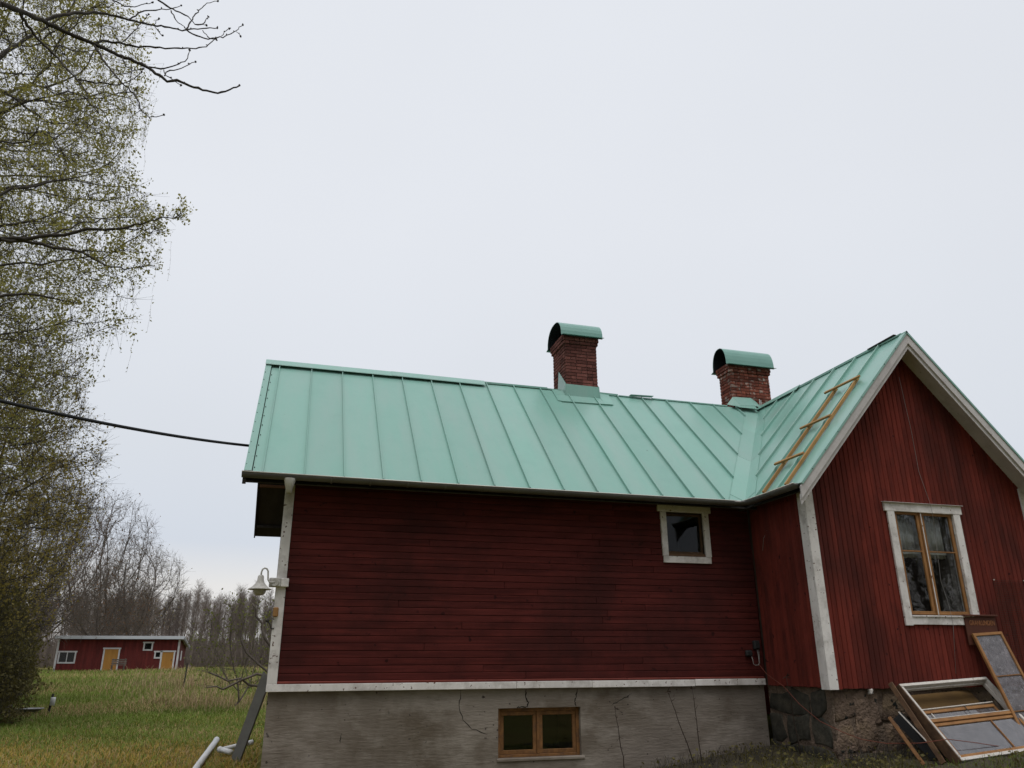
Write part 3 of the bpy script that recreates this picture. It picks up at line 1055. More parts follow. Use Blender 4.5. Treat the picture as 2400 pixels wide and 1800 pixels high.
# wing ridge
wcap = [(-0.10, 0, -0.10 * M2), (0, 0, 0), (0.10, 0, -0.10 * M2)]
beam('ridge_fold', (XR, 10.7, ZR + 0.022), (XR, 14.0, ZR + 0.022), 0.05, 0.045, 'green', roof)
profile_sweep('ridge_cap', wcap, (XR, 13.0, ZR + 0.075), (XR, 14.9, ZR + 0.07), 0.006, 'green', roof)
beam('ridge_fold', (XR, YG + .1, ZR + 0.015), (XR, 10.66, ZR + 0.015), 0.05, 0.03, 'green', roof)
beam('ridge_batten', (XR - .02, 10.22, ZR + 0.05), (XR - .02, 10.9, ZR + 0.035), 0.06, 0.02, 'soffit', roof)

# left rake flashing (raised) with screws
for sgn, y0_ in ((-1, DE), (1, YB)):
    P0 = (XL, y0_, ZE)
    P1 = (XL, YR, ZR)
    nn = N1 if sgn < 0 else N1b
    for x_a, x_b, h, d in ((XL, XL + 0.105, 0.045, 0.05), ):
        slab('edge_flashing', [(x_a, y0_ - sgn * -0.012, ZE + h), (x_b, y0_ - sgn * -0.012, ZE + h), (x_b, YR + sgn * .001, ZR + h), (x_a, YR + sgn * .001, ZR + h)], nn, 0.05, 'green', roof)
    slab('edge_board', [(XL + .005, y0_ + 0.0, ZE - .012), (XL + .03, y0_ + 0.0, ZE - .012), (XL + .03, YR + sgn * .002, ZR - .012), (XL + .005, YR + sgn * .002, ZR - .012)], nn, 0.12, 'soffit', roof)
scr = None
for k in range(12):
    for xx, hh in ((XL + 0.02, 0.055), (XL + 0.135, 0.012)):
        yy = DE + 0.12 + k * 0.245
        o = box('screw', (xx - .007, yy - .007, zm(0, yy) + hh - .012), (xx + .007, yy + .007, zm(0, yy) + hh + .004), 'soffit', roof, 0.002)
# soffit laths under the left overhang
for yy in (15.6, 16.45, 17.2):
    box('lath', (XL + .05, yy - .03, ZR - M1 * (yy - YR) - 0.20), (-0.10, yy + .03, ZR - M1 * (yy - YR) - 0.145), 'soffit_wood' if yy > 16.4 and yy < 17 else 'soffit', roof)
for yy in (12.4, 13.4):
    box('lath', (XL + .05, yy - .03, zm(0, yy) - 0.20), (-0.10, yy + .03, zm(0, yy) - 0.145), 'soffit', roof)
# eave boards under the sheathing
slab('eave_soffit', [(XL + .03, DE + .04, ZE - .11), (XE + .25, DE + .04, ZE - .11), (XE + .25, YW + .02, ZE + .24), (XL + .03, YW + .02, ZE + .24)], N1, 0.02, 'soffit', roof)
slab('eave_soffit', [(XE + .04, YG + .05, ZE - .11), (XE + .04, DE + .3, ZE - .11), (XW + .02, DE + .3, ZE + .19), (XW + .02, YG + .05, ZE + .19)], N2, 0.02, 'soffit', roof)

# wing bargeboards: two white boards stepped, green edge sheet on top
for sgn in (-1, 1):
    def bp(x, z, y):
        return (XR + sgn * (XR - x), y, z)
    tl = XE - 0.045
    def strip(name, t0, t1, ya, yb, m):
        # t0,t1 = drops below roof plane
        V = []
        for yv_ in (ya, yb):
            V += [bp(tl, zw(tl, 0) - t0, yv_), bp(XR, ZR - t0, yv_), bp(XR, ZR - t1, yv_), bp(tl, zw(tl, 0) - t1, yv_)]
        F = [(0, 1, 2, 3), (7, 6, 5, 4), (0, 4, 5, 1), (3, 2, 6, 7), (0, 3, 7, 4), (1, 5, 6, 2)]
        if sgn > 0:
            F = [tuple(reversed(f)) for f in F]
        return obj(name, V, F, m, house)
    strip('bargeboard', 0.012, 0.20, YG + 0.0, YG + 0.028, 'barge')
    strip('bargeboard', 0.14, 0.295, YG + 0.03, YG + 0.055, 'barge')
    # soffit boarding of the gable overhang
    tl2 = tl + .16
    V = [bp(tl2, zw(tl2, 0) - 0.15, YG + .056), bp(XR, ZR - 0.15, YG + .056), bp(XR, ZR - 0.15, YF - .002), bp(tl2, zw(tl2, 0) - 0.15, YF - .002)]
    slab('verge_soffit', V, N2 if sgn < 0 else N2b, 0.02, 'barge', house)
    # edge sheet
    nn = N2 if sgn < 0 else N2b
    zt = 0.03
    slab('edge_flashing', [bp(tl + .01, zw(tl + .01, 0) + zt, YG - .015), bp(XR + (.001), ZR + zt, YG - .015), bp(XR + .001, ZR + zt, YG + 0.115), bp(tl + .01, zw(tl + .01, 0) + zt, YG + 0.115)], nn, 0.035, 'green', roof)
for k in range(9):
    xx = XE + 0.2 + k * 0.29
    box('screw', (xx - .007, YG - 0.020, zw(xx, 0) - .006), (xx + .007, YG - 0.012, zw(xx, 0) + .008), 'soffit', roof, 0.002)

# ---- gutter
GR = 0.068


def gutter_path(path, zs):
    V, F = [], []
    n = len(path)
    K = 9
    for i in range(n):
        p = Vector(path[i])
        a = (p - Vector(path[i - 1])).normalized() if i else None
        b = (Vector(path[i + 1]) - p).normalized() if i < n - 1 else None
        d = (a + b).normalized() if a and b else (a or b)
        s = Vector((d.y, -d.x))
        k_ = 1.0 / max(0.3, (a.dot(d) if a else 1))
        for rr in (GR, GR - 0.004):
            for k in range(K):
                t = math.pi * k / (K - 1)
                V.append((p.x + s.x * math.cos(t) * rr * k_, p.y + s.y * math.cos(t) * rr * k_, zs[i] - math.sin(t) * rr * 1.15))
    m_ = 2 * K
    for i in range(n - 1):
        A, B = i * m_, (i + 1) * m_
        for k in range(K - 1):
            F.append((A + k, B + k, B + k + 1, A + k + 1))
            F.append((A + K + k, A + K + k + 1, B + K + k + 1, B + K + k))
        F.append((A, A + K, B + K, B))
        F.append((A + K - 1, B + K - 1, B + 2 * K - 1, A + 2 * K - 1))
    F.append(tuple(range(K)))
    F.append(tuple((n - 1) * m_ + k for k in reversed(range(K))))
    return V, F


ZG = ZE - 0.012
gpath = [(XL - 0.02, DE - 0.055), (2.0, DE - 0.055), (4.6, DE - 0.055), (7.28, DE - 0.055), (7.43, DE - 0.09), (XE - 0.06, DE - 0.22), (XE - 0.06, 10.8), (XE - 0.06, YG + 0.06)]
V, F = gutter_path(gpath, [ZG + .012, ZG, ZG - .006, ZG - .012, ZG - .012, ZG - .012, ZG - .008, ZG + .004])
gut = obj('gutter', V, F, 'gutter', house, True)
tube('gutter_rim', [(a, b - (0.068 if i < 4 else 0.03 if i == 4 else 0), ZG + .002 - 0.003 * min(i, 4) + (0.012 if i == 0 else 0)) if i < 5 else (a - 0.068, b - (.03 if i == 5 else 0), ZG - .008 + (0.012 if i == 7 else 0)) for i, (a, b) in enumerate(gpath)],
     0.010, 'zinc', gut, 6)
for xx in (0.55, 1.12, 1.69, 2.27, 2.86, 3.44, 4.05, 4.62, 5.2, 5.78, 6.35, 6.93):
    V, F = [], []
    for dx in (-0.012, 0.012):
        for rr in (GR + 0.0035, GR + 0.0005):
            for k in range(9):
                t = math.pi * k / 8
                V.append((xx + dx, DE - 0.055 - math.cos(t) * rr, ZG - .004 - math.sin(t) * rr * 1.15))
    for k in range(8):
        F += [(k, k + 1, 18 + k + 1, 18 + k), (9 + k, 27 + k, 27 + k + 1, 9 + k + 1), (k, 9 + k, 9 + k + 1, k + 1), (18 + k, 18 + k + 1, 27 + k + 1, 27 + k)]
    obj('gutter_bracket', V, F, 'gutter', gut)
lathe('gutter_outlet', [(0.085, 0.0), (0.082, -0.03), (0.052, -0.14), (0.044, -0.15), (0.044, -0.215), (0.038, -0.215), (0.038, -0.15)], (-0.045, DE - 0.055, ZG - 0.045), 'zinc', gut, 20)
beam('gutter_stop', (XL + .02, DE - .03, ZG - .06), (XL + .02, DE - .03, ZG - .15), 0.035, 0.05, 'soffit', gut)

# ---- chimneys
def brick_course(parent, x0, x1, y0, y1, z, bh, m, shift, bl=0.25, bw=0.12, holes=True):
    """ring of bricks around the core; each brick a box of its own"""
    j = 0.010
    def run(a, b, first):
        out = []
        u = a
        L = first
        while u < b - 0.02:
            e = min(u + L, b)
            if b - e < 0.05:
                e = b
            out.append((u, e))
            u = e
            L = random.choice((bl, bl, bl, bw)) if random.random() < .8 else bw
        return out
    for (u, e) in run(x0, x1, bl if shift else bw):
        for yy, s in ((y0, 1), (y1, -1)):
            pr = random.uniform(-.004, .004)
            o = box('brick', (u + j / 2, yy - s * .001 + pr * s, z + j / 2), (e - j / 2, yy + s * 0.06 + pr * s, z + bh - j / 2), m, parent, 0.005)
    for (u, e) in run(y0 + 0.062, y1 - 0.062, bw if shift else bl):
        for xx, s in ((x0, 1), (x1, -1)):
            pr = random.uniform(-.004, .004)
            o = box('brick', (xx - s * .001 + pr * s, u + j / 2, z + j / 2), (xx + s * 0.06 + pr * s, e - j / 2, z + bh - j / 2), m, parent, 0.005)


def hood(parent, x0, x1, yc_, half, zb, zt):
    zb -= 0.05
    """arched sheet hood, axis along x, flared lip, open ends"""
    prof = [(-half - 0.10, zb - 0.005), (-half - 0.035, zb + 0.012)]
    H = zt - zb
    nn = 14
    for k in range(nn + 1):
        t = math.pi * (1 - k / nn)
        prof.append((half * math.copysign(abs(math.cos(t)) ** 0.85, math.cos(t)), zb + 0.02 + H * abs(math.sin(t)) ** 0.9))
    prof += [(half + 0.035, zb + 0.012), (half + 0.10, zb - 0.005)]
    V, F = [], []
    n = len(prof)
    th = 0.006
    for xx in (x0, x1):
        for s in (0, 1):
            for (dy, zz) in prof:
                k_ = 1 - s * th / max(half, .1)
                V.append((xx, yc_ + dy * k_, zz - s * th))
    for k in range(n - 1):
        F.append((k, k + 1, 2 * n + k + 1, 2 * n + k))
        F.append((n + k, 3 * n + k, 3 * n + k + 1, n + k + 1))
        F.append((k, n + k, n + k + 1, k + 1))
        F.append((2 * n + k, 2 * n + k + 1, 3 * n + k + 1, 3 * n + k))
    F.append((0, 2 * n, 3 * n, n))
    F.append((n - 1, 2 * n - 1, 4 * n - 1, 3 * n - 1))
    h_ = obj('chimney_hood', V, F, 'hood', parent, False)
    V2, F2 = [], []
    for xx in (x0 + .004, x1 - .004):
        for (dy, zz) in prof[1:-1]:
            V2.append((xx, yc_ + dy * .955, zz - .014))
    n2 = n - 2
    for k in range(n2 - 1):
        F2.append((k, n2 + k, n2 + k + 1, k + 1))
    ln = obj('hood_lining', V2, F2, 'soot', parent, False)
    ln.modifiers.new('t', 'SOLIDIFY').thickness = 0.003
    return h_


def chimney(x0, x1, y0, y1, zb, z_collar, z_top, hood_z, m, label):
    ch = box('chimney', (x0 + .018, y0 + .018, zb), (x1 - .018, y1 - .018, z_top - .01), 'mortar', house, 0.01)
    ch['label'] = label
    bh = 0.073
    z = zb + 0.1
    k = 0
    nn = round((z_collar - z) / bh)
    bh = (z_collar - z) / nn
    for k in range(nn):
        brick_course(ch, x0, x1, y0, y1, z, bh, m, k % 2)
        z += bh
    nb = max(2, round((z_top - z) / bh))
    bh2 = (z_top - z) / nb
    for k in range(nb):
        e = 0.03 if k == 0 else 0.045
        brick_course(ch, x0 - e, x1 + e, y0 - e, y1 + e, z, bh2, m, k % 2)
        z += bh2
    h_ = hood(ch, x0 - 0.10, x1 + 0.13, (y0 + y1) / 2, (y1 - y0) / 2 + 0.06, z_top - 0.005, hood_z)
    return ch


c1 = chimney(5.37, 6.10, 14.38, 15.18, 4.95, 6.44, 6.66, 7.02, 'brick', 'taller brick chimney with dark mortar and green arched hood')
c2 = chimney(9.51, 10.55, 14.62, 15.10, 5.0, 6.29, 6.50, 6.92, 'brick_worn', 'worn brick chimney with pale patches beside the wing')
# chimney hoods lean with slightly dented lips
# flashing of the first chimney
fy = 14.38
N1v = Vector(N1)
fz = lambda yy: zm(0, yy)
slab('chimney_flashing', [(5.33, fy - .012, fz(fy) + .0), (6.14, fy - .012, fz(fy) + .0), (6.12, fy - .010, 5.50), (5.36, fy - .010, 5.51)], (0, -1, 0.0), 0.006, 'green', c1)
slab('chimney_flashing', [(5.10, 14.15, fz(14.15) + .022), (6.16, 14.19, fz(14.19) + .022), (6.15, fy, fz(fy) + .022), (5.10, fy, fz(fy) + .022)], N1, 0.006, 'green', c1)
slab('chimney_flashing', [(5.10, fy, fz(fy) + .024), (5.35, fy, fz(fy) + .024), (5.35, YR, ZR + .030), (5.10, YR, ZR + .030)], N1, 0.006, 'green', c1)
slab('chimney_flashing', [(5.352, fy - .02, fz(fy)), (5.352, fy - .012, 5.52), (5.362, 14.80, 5.93), (5.352, 14.86, 5.5), (5.345, YR, ZR)], (-1, 0, 0), 0.008, 'green', c1)
slab('chimney_flashing', [(6.12, fy - .02, fz(fy)), (6.12, fy - .012, 5.50), (6.12, 14.75, 5.80), (6.135, YR, ZR)], (1, 0, 0), 0.008, 'green', c1)
slab('chimney_flashing', [(6.14, fy - .2, fz(fy - .2) + .02), (6.35, fy - .2, fz(fy - .2) + .018), (6.40, YR, ZR + .03), (6.14, YR, ZR + .05)], N1, 0.006, 'green', c1)
beam('flashing_fold', (5.16, 14.135, fz(14.135) + .022), (6.32, 14.17, fz(14.17) + .022), 0.03, 0.03, 'green', c1, up=tuple(N1))
# flashing of the second chimney: bent apron at the ridge junction
slab('chimney_flashing', [(9.50, 14.58, 5.66), (9.97, 14.58, 5.675), (9.98, 14.47, 5.45), (9.60, 14.46, 5.43)], (0, -1, .5), 0.006, 'green', c2)
slab('chimney_flashing', [(9.97, 14.582, 5.675), (10.10, 14.59, 5.60), (10.20, 14.55, 5.46), (9.98, 14.472, 5.45)], (.3, -1, .5), 0.006, 'green', c2)
slab('chimney_flashing', [(9.50, 14.582, 5.66), (9.34, 14.60, 5.47), (9.42, 14.50, 5.42), (9.60, 14.462, 5.43)], (-.3, -1, .5), 0.006, 'green', c2)
slab('chimney_flashing', [(9.36, 14.44, 5.40), (9.60, 14.40, 5.375), (9.96, 14.38, 5.36), (9.99, 14.48, 5.452), (9.60, 14.475, 5.44), (9.42, 14.51, 5.43)], (0, -.5, 1), 0.006, 'green', c2)
slab('chimney_flashing', [(9.5, 14.36, 5.345), (9.98, 14.33, 5.33), (9.97, 14.385, 5.365), (9.45, 14.42, 5.385)], (0, -.5, 1), 0.006, 'green', c2)
for k, xx in enumerate((10.18, 10.215)):
    beam('flue_pipe', (xx, 14.57, 5.40), (xx + .005, 14.57, 5.66 - .02 * k), 0.018, 0.018, 'zinc', c2)

# ---- small window under the eave
x0, x1, z0, z1 = WIN_S
ws = box('window', (x0 - 0.10, YW - 0.05, z0 - 0.165), (x1 + 0.10, YW - 0.004, z0 - 0.055), 'white', house)
ws['label'] = 'small square window with grey-white casing under the eave'
box('casing', (x0 - 0.11, YW - 0.055, z0 - 0.054), (x0 - 0.005, YW - 0.002, z1 + 0.02), 'white', ws)
box('casing', (x1 + 0.005, YW - 0.055, z0 - 0.054), (x1 + 0.11, YW - 0.002, z1 + 0.02), 'white', ws)
box('casing', (x0 - 0.16, YW - 0.06, z1 + 0.021), (x1 + 0.16, YW - 0.002, z1 + 0.13), 'white', ws)
box('sill', (x0 - .004, YW - 0.03, z0 - 0.053), (x1 + .004, YW + 0.03, z0 - 0.005), 'brown_side', ws)
sash_frame(ws, x0, x1, z0, z1, YW + 0.03, 0.035, 0.045, 'brown_side', pane='pane_dim')
niche(ws, x0, x1, z0, z1, YW + 0.1, 0.8)

# ---- gable window
x0, x1, z0, z1 = WIN_G
wg = box('window', (x0 - 0.135, YF - 0.055, z0 - 0.15), (x1 + 0.05, YF - 0.003, z0 - 0.035), 'white', house)
wg['label'] = 'tall two-sash gable window with white casing and lace curtain'
box('casing', (x0 - 0.14, YF - 0.056, z0 - 0.165), (x0 - 0.003, YF - 0.002, z1 + 0.0), 'white', wg)
box('casing', (x1 + 0.003, YF - 0.058, z0 - 0.160), (x1 + 0.14, YF - 0.002, z1 - 0.02), 'white', wg)
hd = box('casing', (x0 - 0.185, YF - 0.06, z1 - 0.018), (x1 + 0.19, YF - 0.002, z1 + 0.125), 'white', wg)
box('drip_sheet', (x0 - 0.205, YF - 0.095, z1 + 0.127), (x1 + 0.21, YF - 0.002, z1 + 0.136), 'barge', wg, 0.002, rot=(R(9), 0, 0))
box('sill', (x0 - 0.003, YF - 0.075, z0 - 0.034), (x1 + 0.003, YF + 0.01, z0 - 0.008), 'white', wg, rot=(R(5), 0, 0))
# jamb linings
box('jamb', (x0 + .0, YF - .001, z0), (x0 + .012, YF + .10, z1), 'white', wg, 0.001)
box('jamb', (x1 - .012, YF - .001, z0), (x1 - .0, YF + .10, z1), 'white', wg, 0.001)
xm = 10.045
yy = YF - 0.02
box('mullion', (xm - 0.022, yy - 0.012, z0 + 0.002), (xm + 0.022, yy + 0.06, z1), 'pine', wg)
box('mullion_fillet', (xm - 0.006, yy - 0.022, z0 + 0.002), (xm + 0.008, yy - 0.0125, z1), 'white', wg, 0.002)
mz = 1.65
sash_frame(wg, x0 + 0.013, xm - 0.024, z0 + 0.004, z1 - 0.006, yy + 0.004, 0.052, 0.042, 'pine', muntins=(mz,))
sash_frame(wg, xm + 0.024, x1 - 0.013, z0 + 0.004, z1 - 0.006, yy + 0.004, 0.052, 0.042, 'pine', muntins=(mz,))
for zz in (1.95, 0.95):
    beam('hinge', (x1 - .012, YF - .03, zz), (x1 - .012, YF - .03, zz + .09), 0.014, 0.014, 'zinc', wg)
niche(wg, x0 + .013, x1 - .013, z0, z1, YF + 0.102, 1.4)
# inner window reveal seen at the right
box('jamb', (x1 - .12, YF + .10, z0 + .002), (x1 - .02, YF + .46, z1 - .002), 'jamb', wg, 0.001)
V, F = [], []
NC = 60
for k in range(NC + 1):
    t = k / NC
    xx = x0 + .02 + t * (x1 - .13 - x0 - .02)
    for zz in (z1 - .02, 1.56 + 0.008 * math.sin(k * .9)):
        V.append((xx, YF + 0.125 + 0.012 * math.sin(k * 1.7), zz))
for k in range(NC):
    F.append((2 * k, 2 * k + 1, 2 * k + 3, 2 * k + 2))
cur = obj('curtain', V, F, 'lace', wg, True)
cur.modifiers.new('t', 'SOLIDIFY').thickness = 0.003
box('curtain_hem', (x0 + .02, YF + .105, 1.62), (x1 - .135, YF + .110, 1.655), 'lace', wg, 0.001)

# ------------------------------------------------------------------ things on and around the house
# ---- roof ladder of raw battens
RNW = Vector(N2)


def onwing(x, y, h):
    p = Vector((x, y, zw(x, y))) + RNW * h
    return p


lad = thing('roof_ladder', 'raw timber ladder lying on the green wing roof', 'ladder', onwing(7.6, 10.67, 0))
for (ya, yb) in ((10.99, 11.06), (10.37, 10.49)):
    beam('rail', onwing(7.58, ya, 0.045), onwing(9.42, yb, 0.045), 0.045, 0.05, 'raw_wood', lad, up=N2)
for xx, ya, yb in ((9.38, 10.36, 11.30), (8.70, 10.42, 11.24), (8.07, 10.43, 11.23)):
    beam('rung', onwing(xx, ya, 0.088), onwing(xx, yb, 0.088), 0.045, 0.035, 'raw_wood', lad, up=N2)
pl = beam('batten', (7.505, 10.33, ZG + 0.012), (7.535, 11.22, ZG + 0.012), 0.03, 0.03, 'raw_wood')
tag(pl, 'thin orange batten lying along the wing gutter below the roof ladder', 'batten')

# ---- wall lamp on the left corner
lm = thing('wall_lamp', 'white bell-shaped lamp on a curved arm at the house corner', 'lamp', (-0.12, 11.93, 1.08))
box('mounting_box', (-0.20, 11.90, 1.015), (-0.035, 12.04, 1.14), 'lamp_white', lm, 0.01)
box('mounting_block', (-0.034, 11.895, 1.015), (0.075, 11.953, 1.135), 'white', lm, 0.006)
V, F = tube_arrays([(-0.12, 11.90, 1.077), (-0.12, 11.872, 1.077)], [0.06, 0.055], 20)
obj('wall_rose', V, F, 'lamp_white', lm, False)
arm = [(-0.12, 11.875, 1.077), (-0.16, 11.87, 1.07), (-0.195, 11.87, 1.075), (-0.215, 11.87, 1.105), (-0.222, 11.87, 1.17), (-0.226, 11.87, 1.225), (-0.245, 11.87, 1.258), (-0.275, 11.87, 1.268), (-0.303, 11.87, 1.252), (-0.316, 11.87, 1.215), (-0.318, 11.87, 1.16)]
tube('arm', arm, 0.012, 'lamp_white', lm, 8)
lathe('shade', [(0.0, 0.0), (0.03, -0.003), (0.043, -0.025), (0.045, -0.075), (0.062, -0.115), (0.098, -0.155), (0.135, -0.185), (0.163, -0.2), (0.161, -0.207), (0.12, -0.192), (0.09, -0.165), (0.05, -0.12)],
      (-0.318, 11.87, 1.172), 'lamp_white', lm, 28)
lathe('globe', [(0.088, 0.0), (0.088, -0.03), (0.076, -0.062), (0.05, -0.085), (0.0, -0.094)], (-0.318, 11.87, 0.975), 'bulb', lm, 20)
lathe('globe_ring', [(0.092, 0.012), (0.097, 0.006), (0.092, 0.0)], (-0.318, 11.87, 0.968), 'iron', lm, 20)
wbx = box('wooden_box', (-0.105, 11.89, 0.60), (-0.03, 11.953, 0.73), 'raw_wood', None, 0.012)
tag(wbx, 'small raw wood block on the corner board below the lamp', 'wood block')
hook = thing('wall_hook', 'small dark iron hook on the corner under the wood block', 'hook', (-0.1, 11.93, 0.45))
tube('rod', [(-0.16, 11.93, 0.53), (-0.13, 11.93, 0.50), (-0.11, 11.94, 0.44), (-0.07, 11.945, 0.44)], 0.009, 'iron', hook, 6)
lathe('knob', [(0.0, 0.025), (0.022, 0.015), (0.026, 0.0), (0.02, -0.02), (0.0, -0.026)], (-0.17, 11.93, 0.545), 'iron', hook, 10)

# ---- service cable
pts = []
A, B = Vector((-0.06, 13.6, 3.50)), Vector((-4.6, 6.5, 2.42))
for k in range(25):
    t = k / 24
    p = A.lerp(B, t)
    p.z -= 0.40 * 4 * t * (1 - t) * 0.5
    pts.append(p)
cb = tube('service_cable', pts, 0.021, 'black', None, 8)
tag(cb, 'thick black cable running from the house gable out past the trees', 'cable')

# ---- electric fittings in the corner of the long wall
el = thing('wall_socket', 'dark outdoor socket box with looped grey cable in the wall corner', 'socket', (7.66, 11.95, 0.1))
box('housing', (7.665, 11.90, 0.16), (7.765, 11.974, 0.30), 'grey_box', el, 0.012)
box('cover', (7.675, 11.888, 0.175), (7.755, 11.899, 0.27), 'grey_box', el, 0.006)
box('housing', (7.50, 11.90, 0.05), (7.62, 11.974, 0.145), 'grey_box', el, 0.02)
tube('cable_loop', [(7.72, 11.93, 0.165), (7.715, 11.90, 0.08), (7.71, 11.89, -0.05), (7.69, 11.885, -0.085), (7.63, 11.885, -0.09), (7.60, 11.89, -0.07), (7.595, 11.895, 0.0), (7.60, 11.93, 0.06)], 0.007, 'cable_grey', el, 6)
tube('cable_loop', [(7.752, 11.93, 0.165), (7.75, 11.93, 0.05), (7.752, 11.94, -0.06)], 0.006, 'cable_grey', el, 6)
cord = tube('cord', [(7.70, 11.9, -0.07), (7.73, 11.75, -0.22), (7.72, 11.3, -0.40), (7.72, 10.95, -0.64), (7.79, 10.6, -0.86), (7.93, 10.3, -0.99), (8.07, 10.1, -1.07), (8.22, 9.8, -1.10), (8.52, 9.5, -1.08), (8.79, 9.28, -1.02),
                     (9.28, 9.36, -1.08), (9.79, 9.47, -1.15), (10.3, 9.6, -1.21), (10.83, 9.75, -1.24), (11.6, 9.8, -1.2)], 0.005, 'red_cord', None, 6)
tag(cord, 'thin reddish cord strung from the wall corner over the old window frame', 'cord')
wire = tube('hanging_wire', [(10.1, 10.30, 4.68), (10.13, 10.31, 4.23), (10.17, 10.325, 3.75), (10.17, 10.325, 2.98), (10.22, 10.27, 2.46), (10.25, 10.285, 2.28), (10.21, 10.31, 1.44), (10.19, 10.315, 1.19), (10.25, 10.30, 0.77), (10.24, 10.285, 0.5), (10.16, 10.33, -0.22)], 0.0028, 'cable_grey', None, 5)
tag(wire, 'thin wire hanging down the gable in front of the window', 'wire')
wire2 = tube('hanging_wire', [(7.87, 11.0, 2.5), (7.83, 11.55, 1.95), (7.82, 11.6, 1.75)], 0.004, 'cable_grey', None, 5)
tag(wire2, 'short pale wire end in the dark corner under the wing eave', 'wire')

# ---- sign with the name of the place
sg = thing('name_sign', 'brown wooden name sign with carved letters on the gable below the window', 'sign', (10.82, 10.30, 0.3))
sgn_rot = R(-8)
box('sign_board', (10.50, 10.295, 0.20), (11.12, 10.32, 0.635), 'sign_brown', sg, 0.005)
box('sign_cap', (10.475, 10.255, 0.636), (11.145, 10.335, 0.665), 'sign_brown', sg, 0.006)
cu = bpy.data.curves.new('lettering', 'FONT')
cu.body = 'GRANLUNDEN'
cu.size = 0.105
cu.align_x = 'CENTER'
cu.align_y = 'CENTER'
cu.extrude = 0.003
cu.offset = 0.0012
tx = bpy.data.objects.new('lettering', cu)
COL.objects.link(tx)
bpy.context.view_layer.update()
me = bpy.data.meshes.new_from_object(tx.evaluated_get(bpy.context.evaluated_depsgraph_get()))
bpy.data.objects.remove(tx)
me.materials.clear()
me.materials.append(MATS['sign_letter'])
wmax = max(v.co.x for v in me.vertices) - min(v.co.x for v in me.vertices)
for v in me.vertices:
    v.co.x *= 0.50 / wmax
lt = bpy.data.objects.new('lettering', me)
link(lt, sg, (10.83, 10.292, 0.535))
lt.rotation_euler = (R(90), 0, 0)
lt['kind'] = 'stuff'

# ---- wire netting nailed to the gable
net = thing('wire_netting', 'dark square wire netting nailed to the red gable boards', 'netting', (11.75, 10.33, 0.4))
VV, FF = [], []


def addcone(a, b, r_):
    v, f = tube_arrays([a, b], r_, 3, False)
    o = len(VV)
    VV.extend(v)
    FF.extend([tuple(o + i for i in q) for q in f])


nxk, nzk = 30, 46
for i in range(nxk + 1):
    x_ = 11.27 + i * 0.034
    addcone((x_, 10.333, -0.35), (x_ + 0.004, 10.333, 1.22), 0.0019)
for i in range(nzk + 1):
    z_ = -0.35 + i * 0.0341
    addcone((11.27, 10.328, z_), (11.27 + nxk * 0.034, 10.328, z_ + 0.003), 0.0019)
n_ = obj('mesh_wires', VV, FF, 'dark_wood', net)
n_['kind'] = 'stuff'
for xx in (11.29, 11.92):
    lathe('nail', [(0.0, 0.012), (0.012, 0.006), (0.012, -0.006), (0.0, -0.012)], (xx, 10.325, 1.225), 'zinc', net, 8)

# ---- old window frame lying on its side against the wall
TL, TR, BL = Vector((8.738, 9.95, -.34)), Vector((10.653, 10.25, -.264)), Vector((8.893, 9.203, -1.275))
U = (TR - TL)
FW = U.length
U.normalize()
Vv = (BL - TL)
FH = Vv.length
Vv.normalize()
Nf = U.cross(Vv).normalized()
if Nf.y > 0:
    Nf = -Nf                                  # towards the yard


def fp(u, v, d=0.0):
    """point on the frame: u metres along the top, v down the slope, d out of its face"""
    return TL + U * u + Vv * v + Nf * d


def fbar(name, u0, v0, u1, v1, wd, th, d, m, parent):
    return beam(name, fp(u0, v0, d), fp(u1, v1, d), wd, th, m, parent, up=Nf, c=0.004)


fr = thing('old_window_frame', 'big worn white window frame with orange sashes leaning against the foundation', 'window frame', fp(FW / 2, FH, 0))
DP = 0.13
fbar('frame_bar', 0, 0.022, FW, 0.022, 0.045, DP, -DP / 2, 'white_worn', fr)
fbar('frame_bar', 0, FH - 0.022, FW, FH - 0.022, 0.045, DP, -DP / 2, 'white_worn', fr)
fbar('frame_bar', 0.020, 0.046, 0.020, FH - 0.046, 0.036, DP - .002, -DP / 2, 'white_worn', fr)
fbar('frame_bar', FW - 0.022, 0.046, FW - 0.022, FH - 0.046, 0.045, DP - .002, -DP / 2, 'white_worn', fr)
fbar('frame_side', -0.012, 0.0, -0.012, FH, 0.02, DP + .03, -DP / 2 - .02, 'brown_side', fr)
# rebates inside the frame
fbar('rebate', 0.047, 0.056, FW - 0.05, 0.056, 0.018, 0.05, -0.085, 'white_worn', fr)
fbar('rebate', FW - 0.056, 0.066, FW - 0.056, FH * .49, 0.018, 0.05, -0.085, 'white_worn', fr)
fbar('transom', 0.04, FH * .505, FW - 0.045, FH * .505, 0.05, 0.05, -0.03, 'pine', fr)
fbar('transom_edge', 0.04, FH * .505 - 0.03, FW - 0.045, FH * .505 - 0.03, 0.012, 0.052, -0.028, 'white_worn', fr)


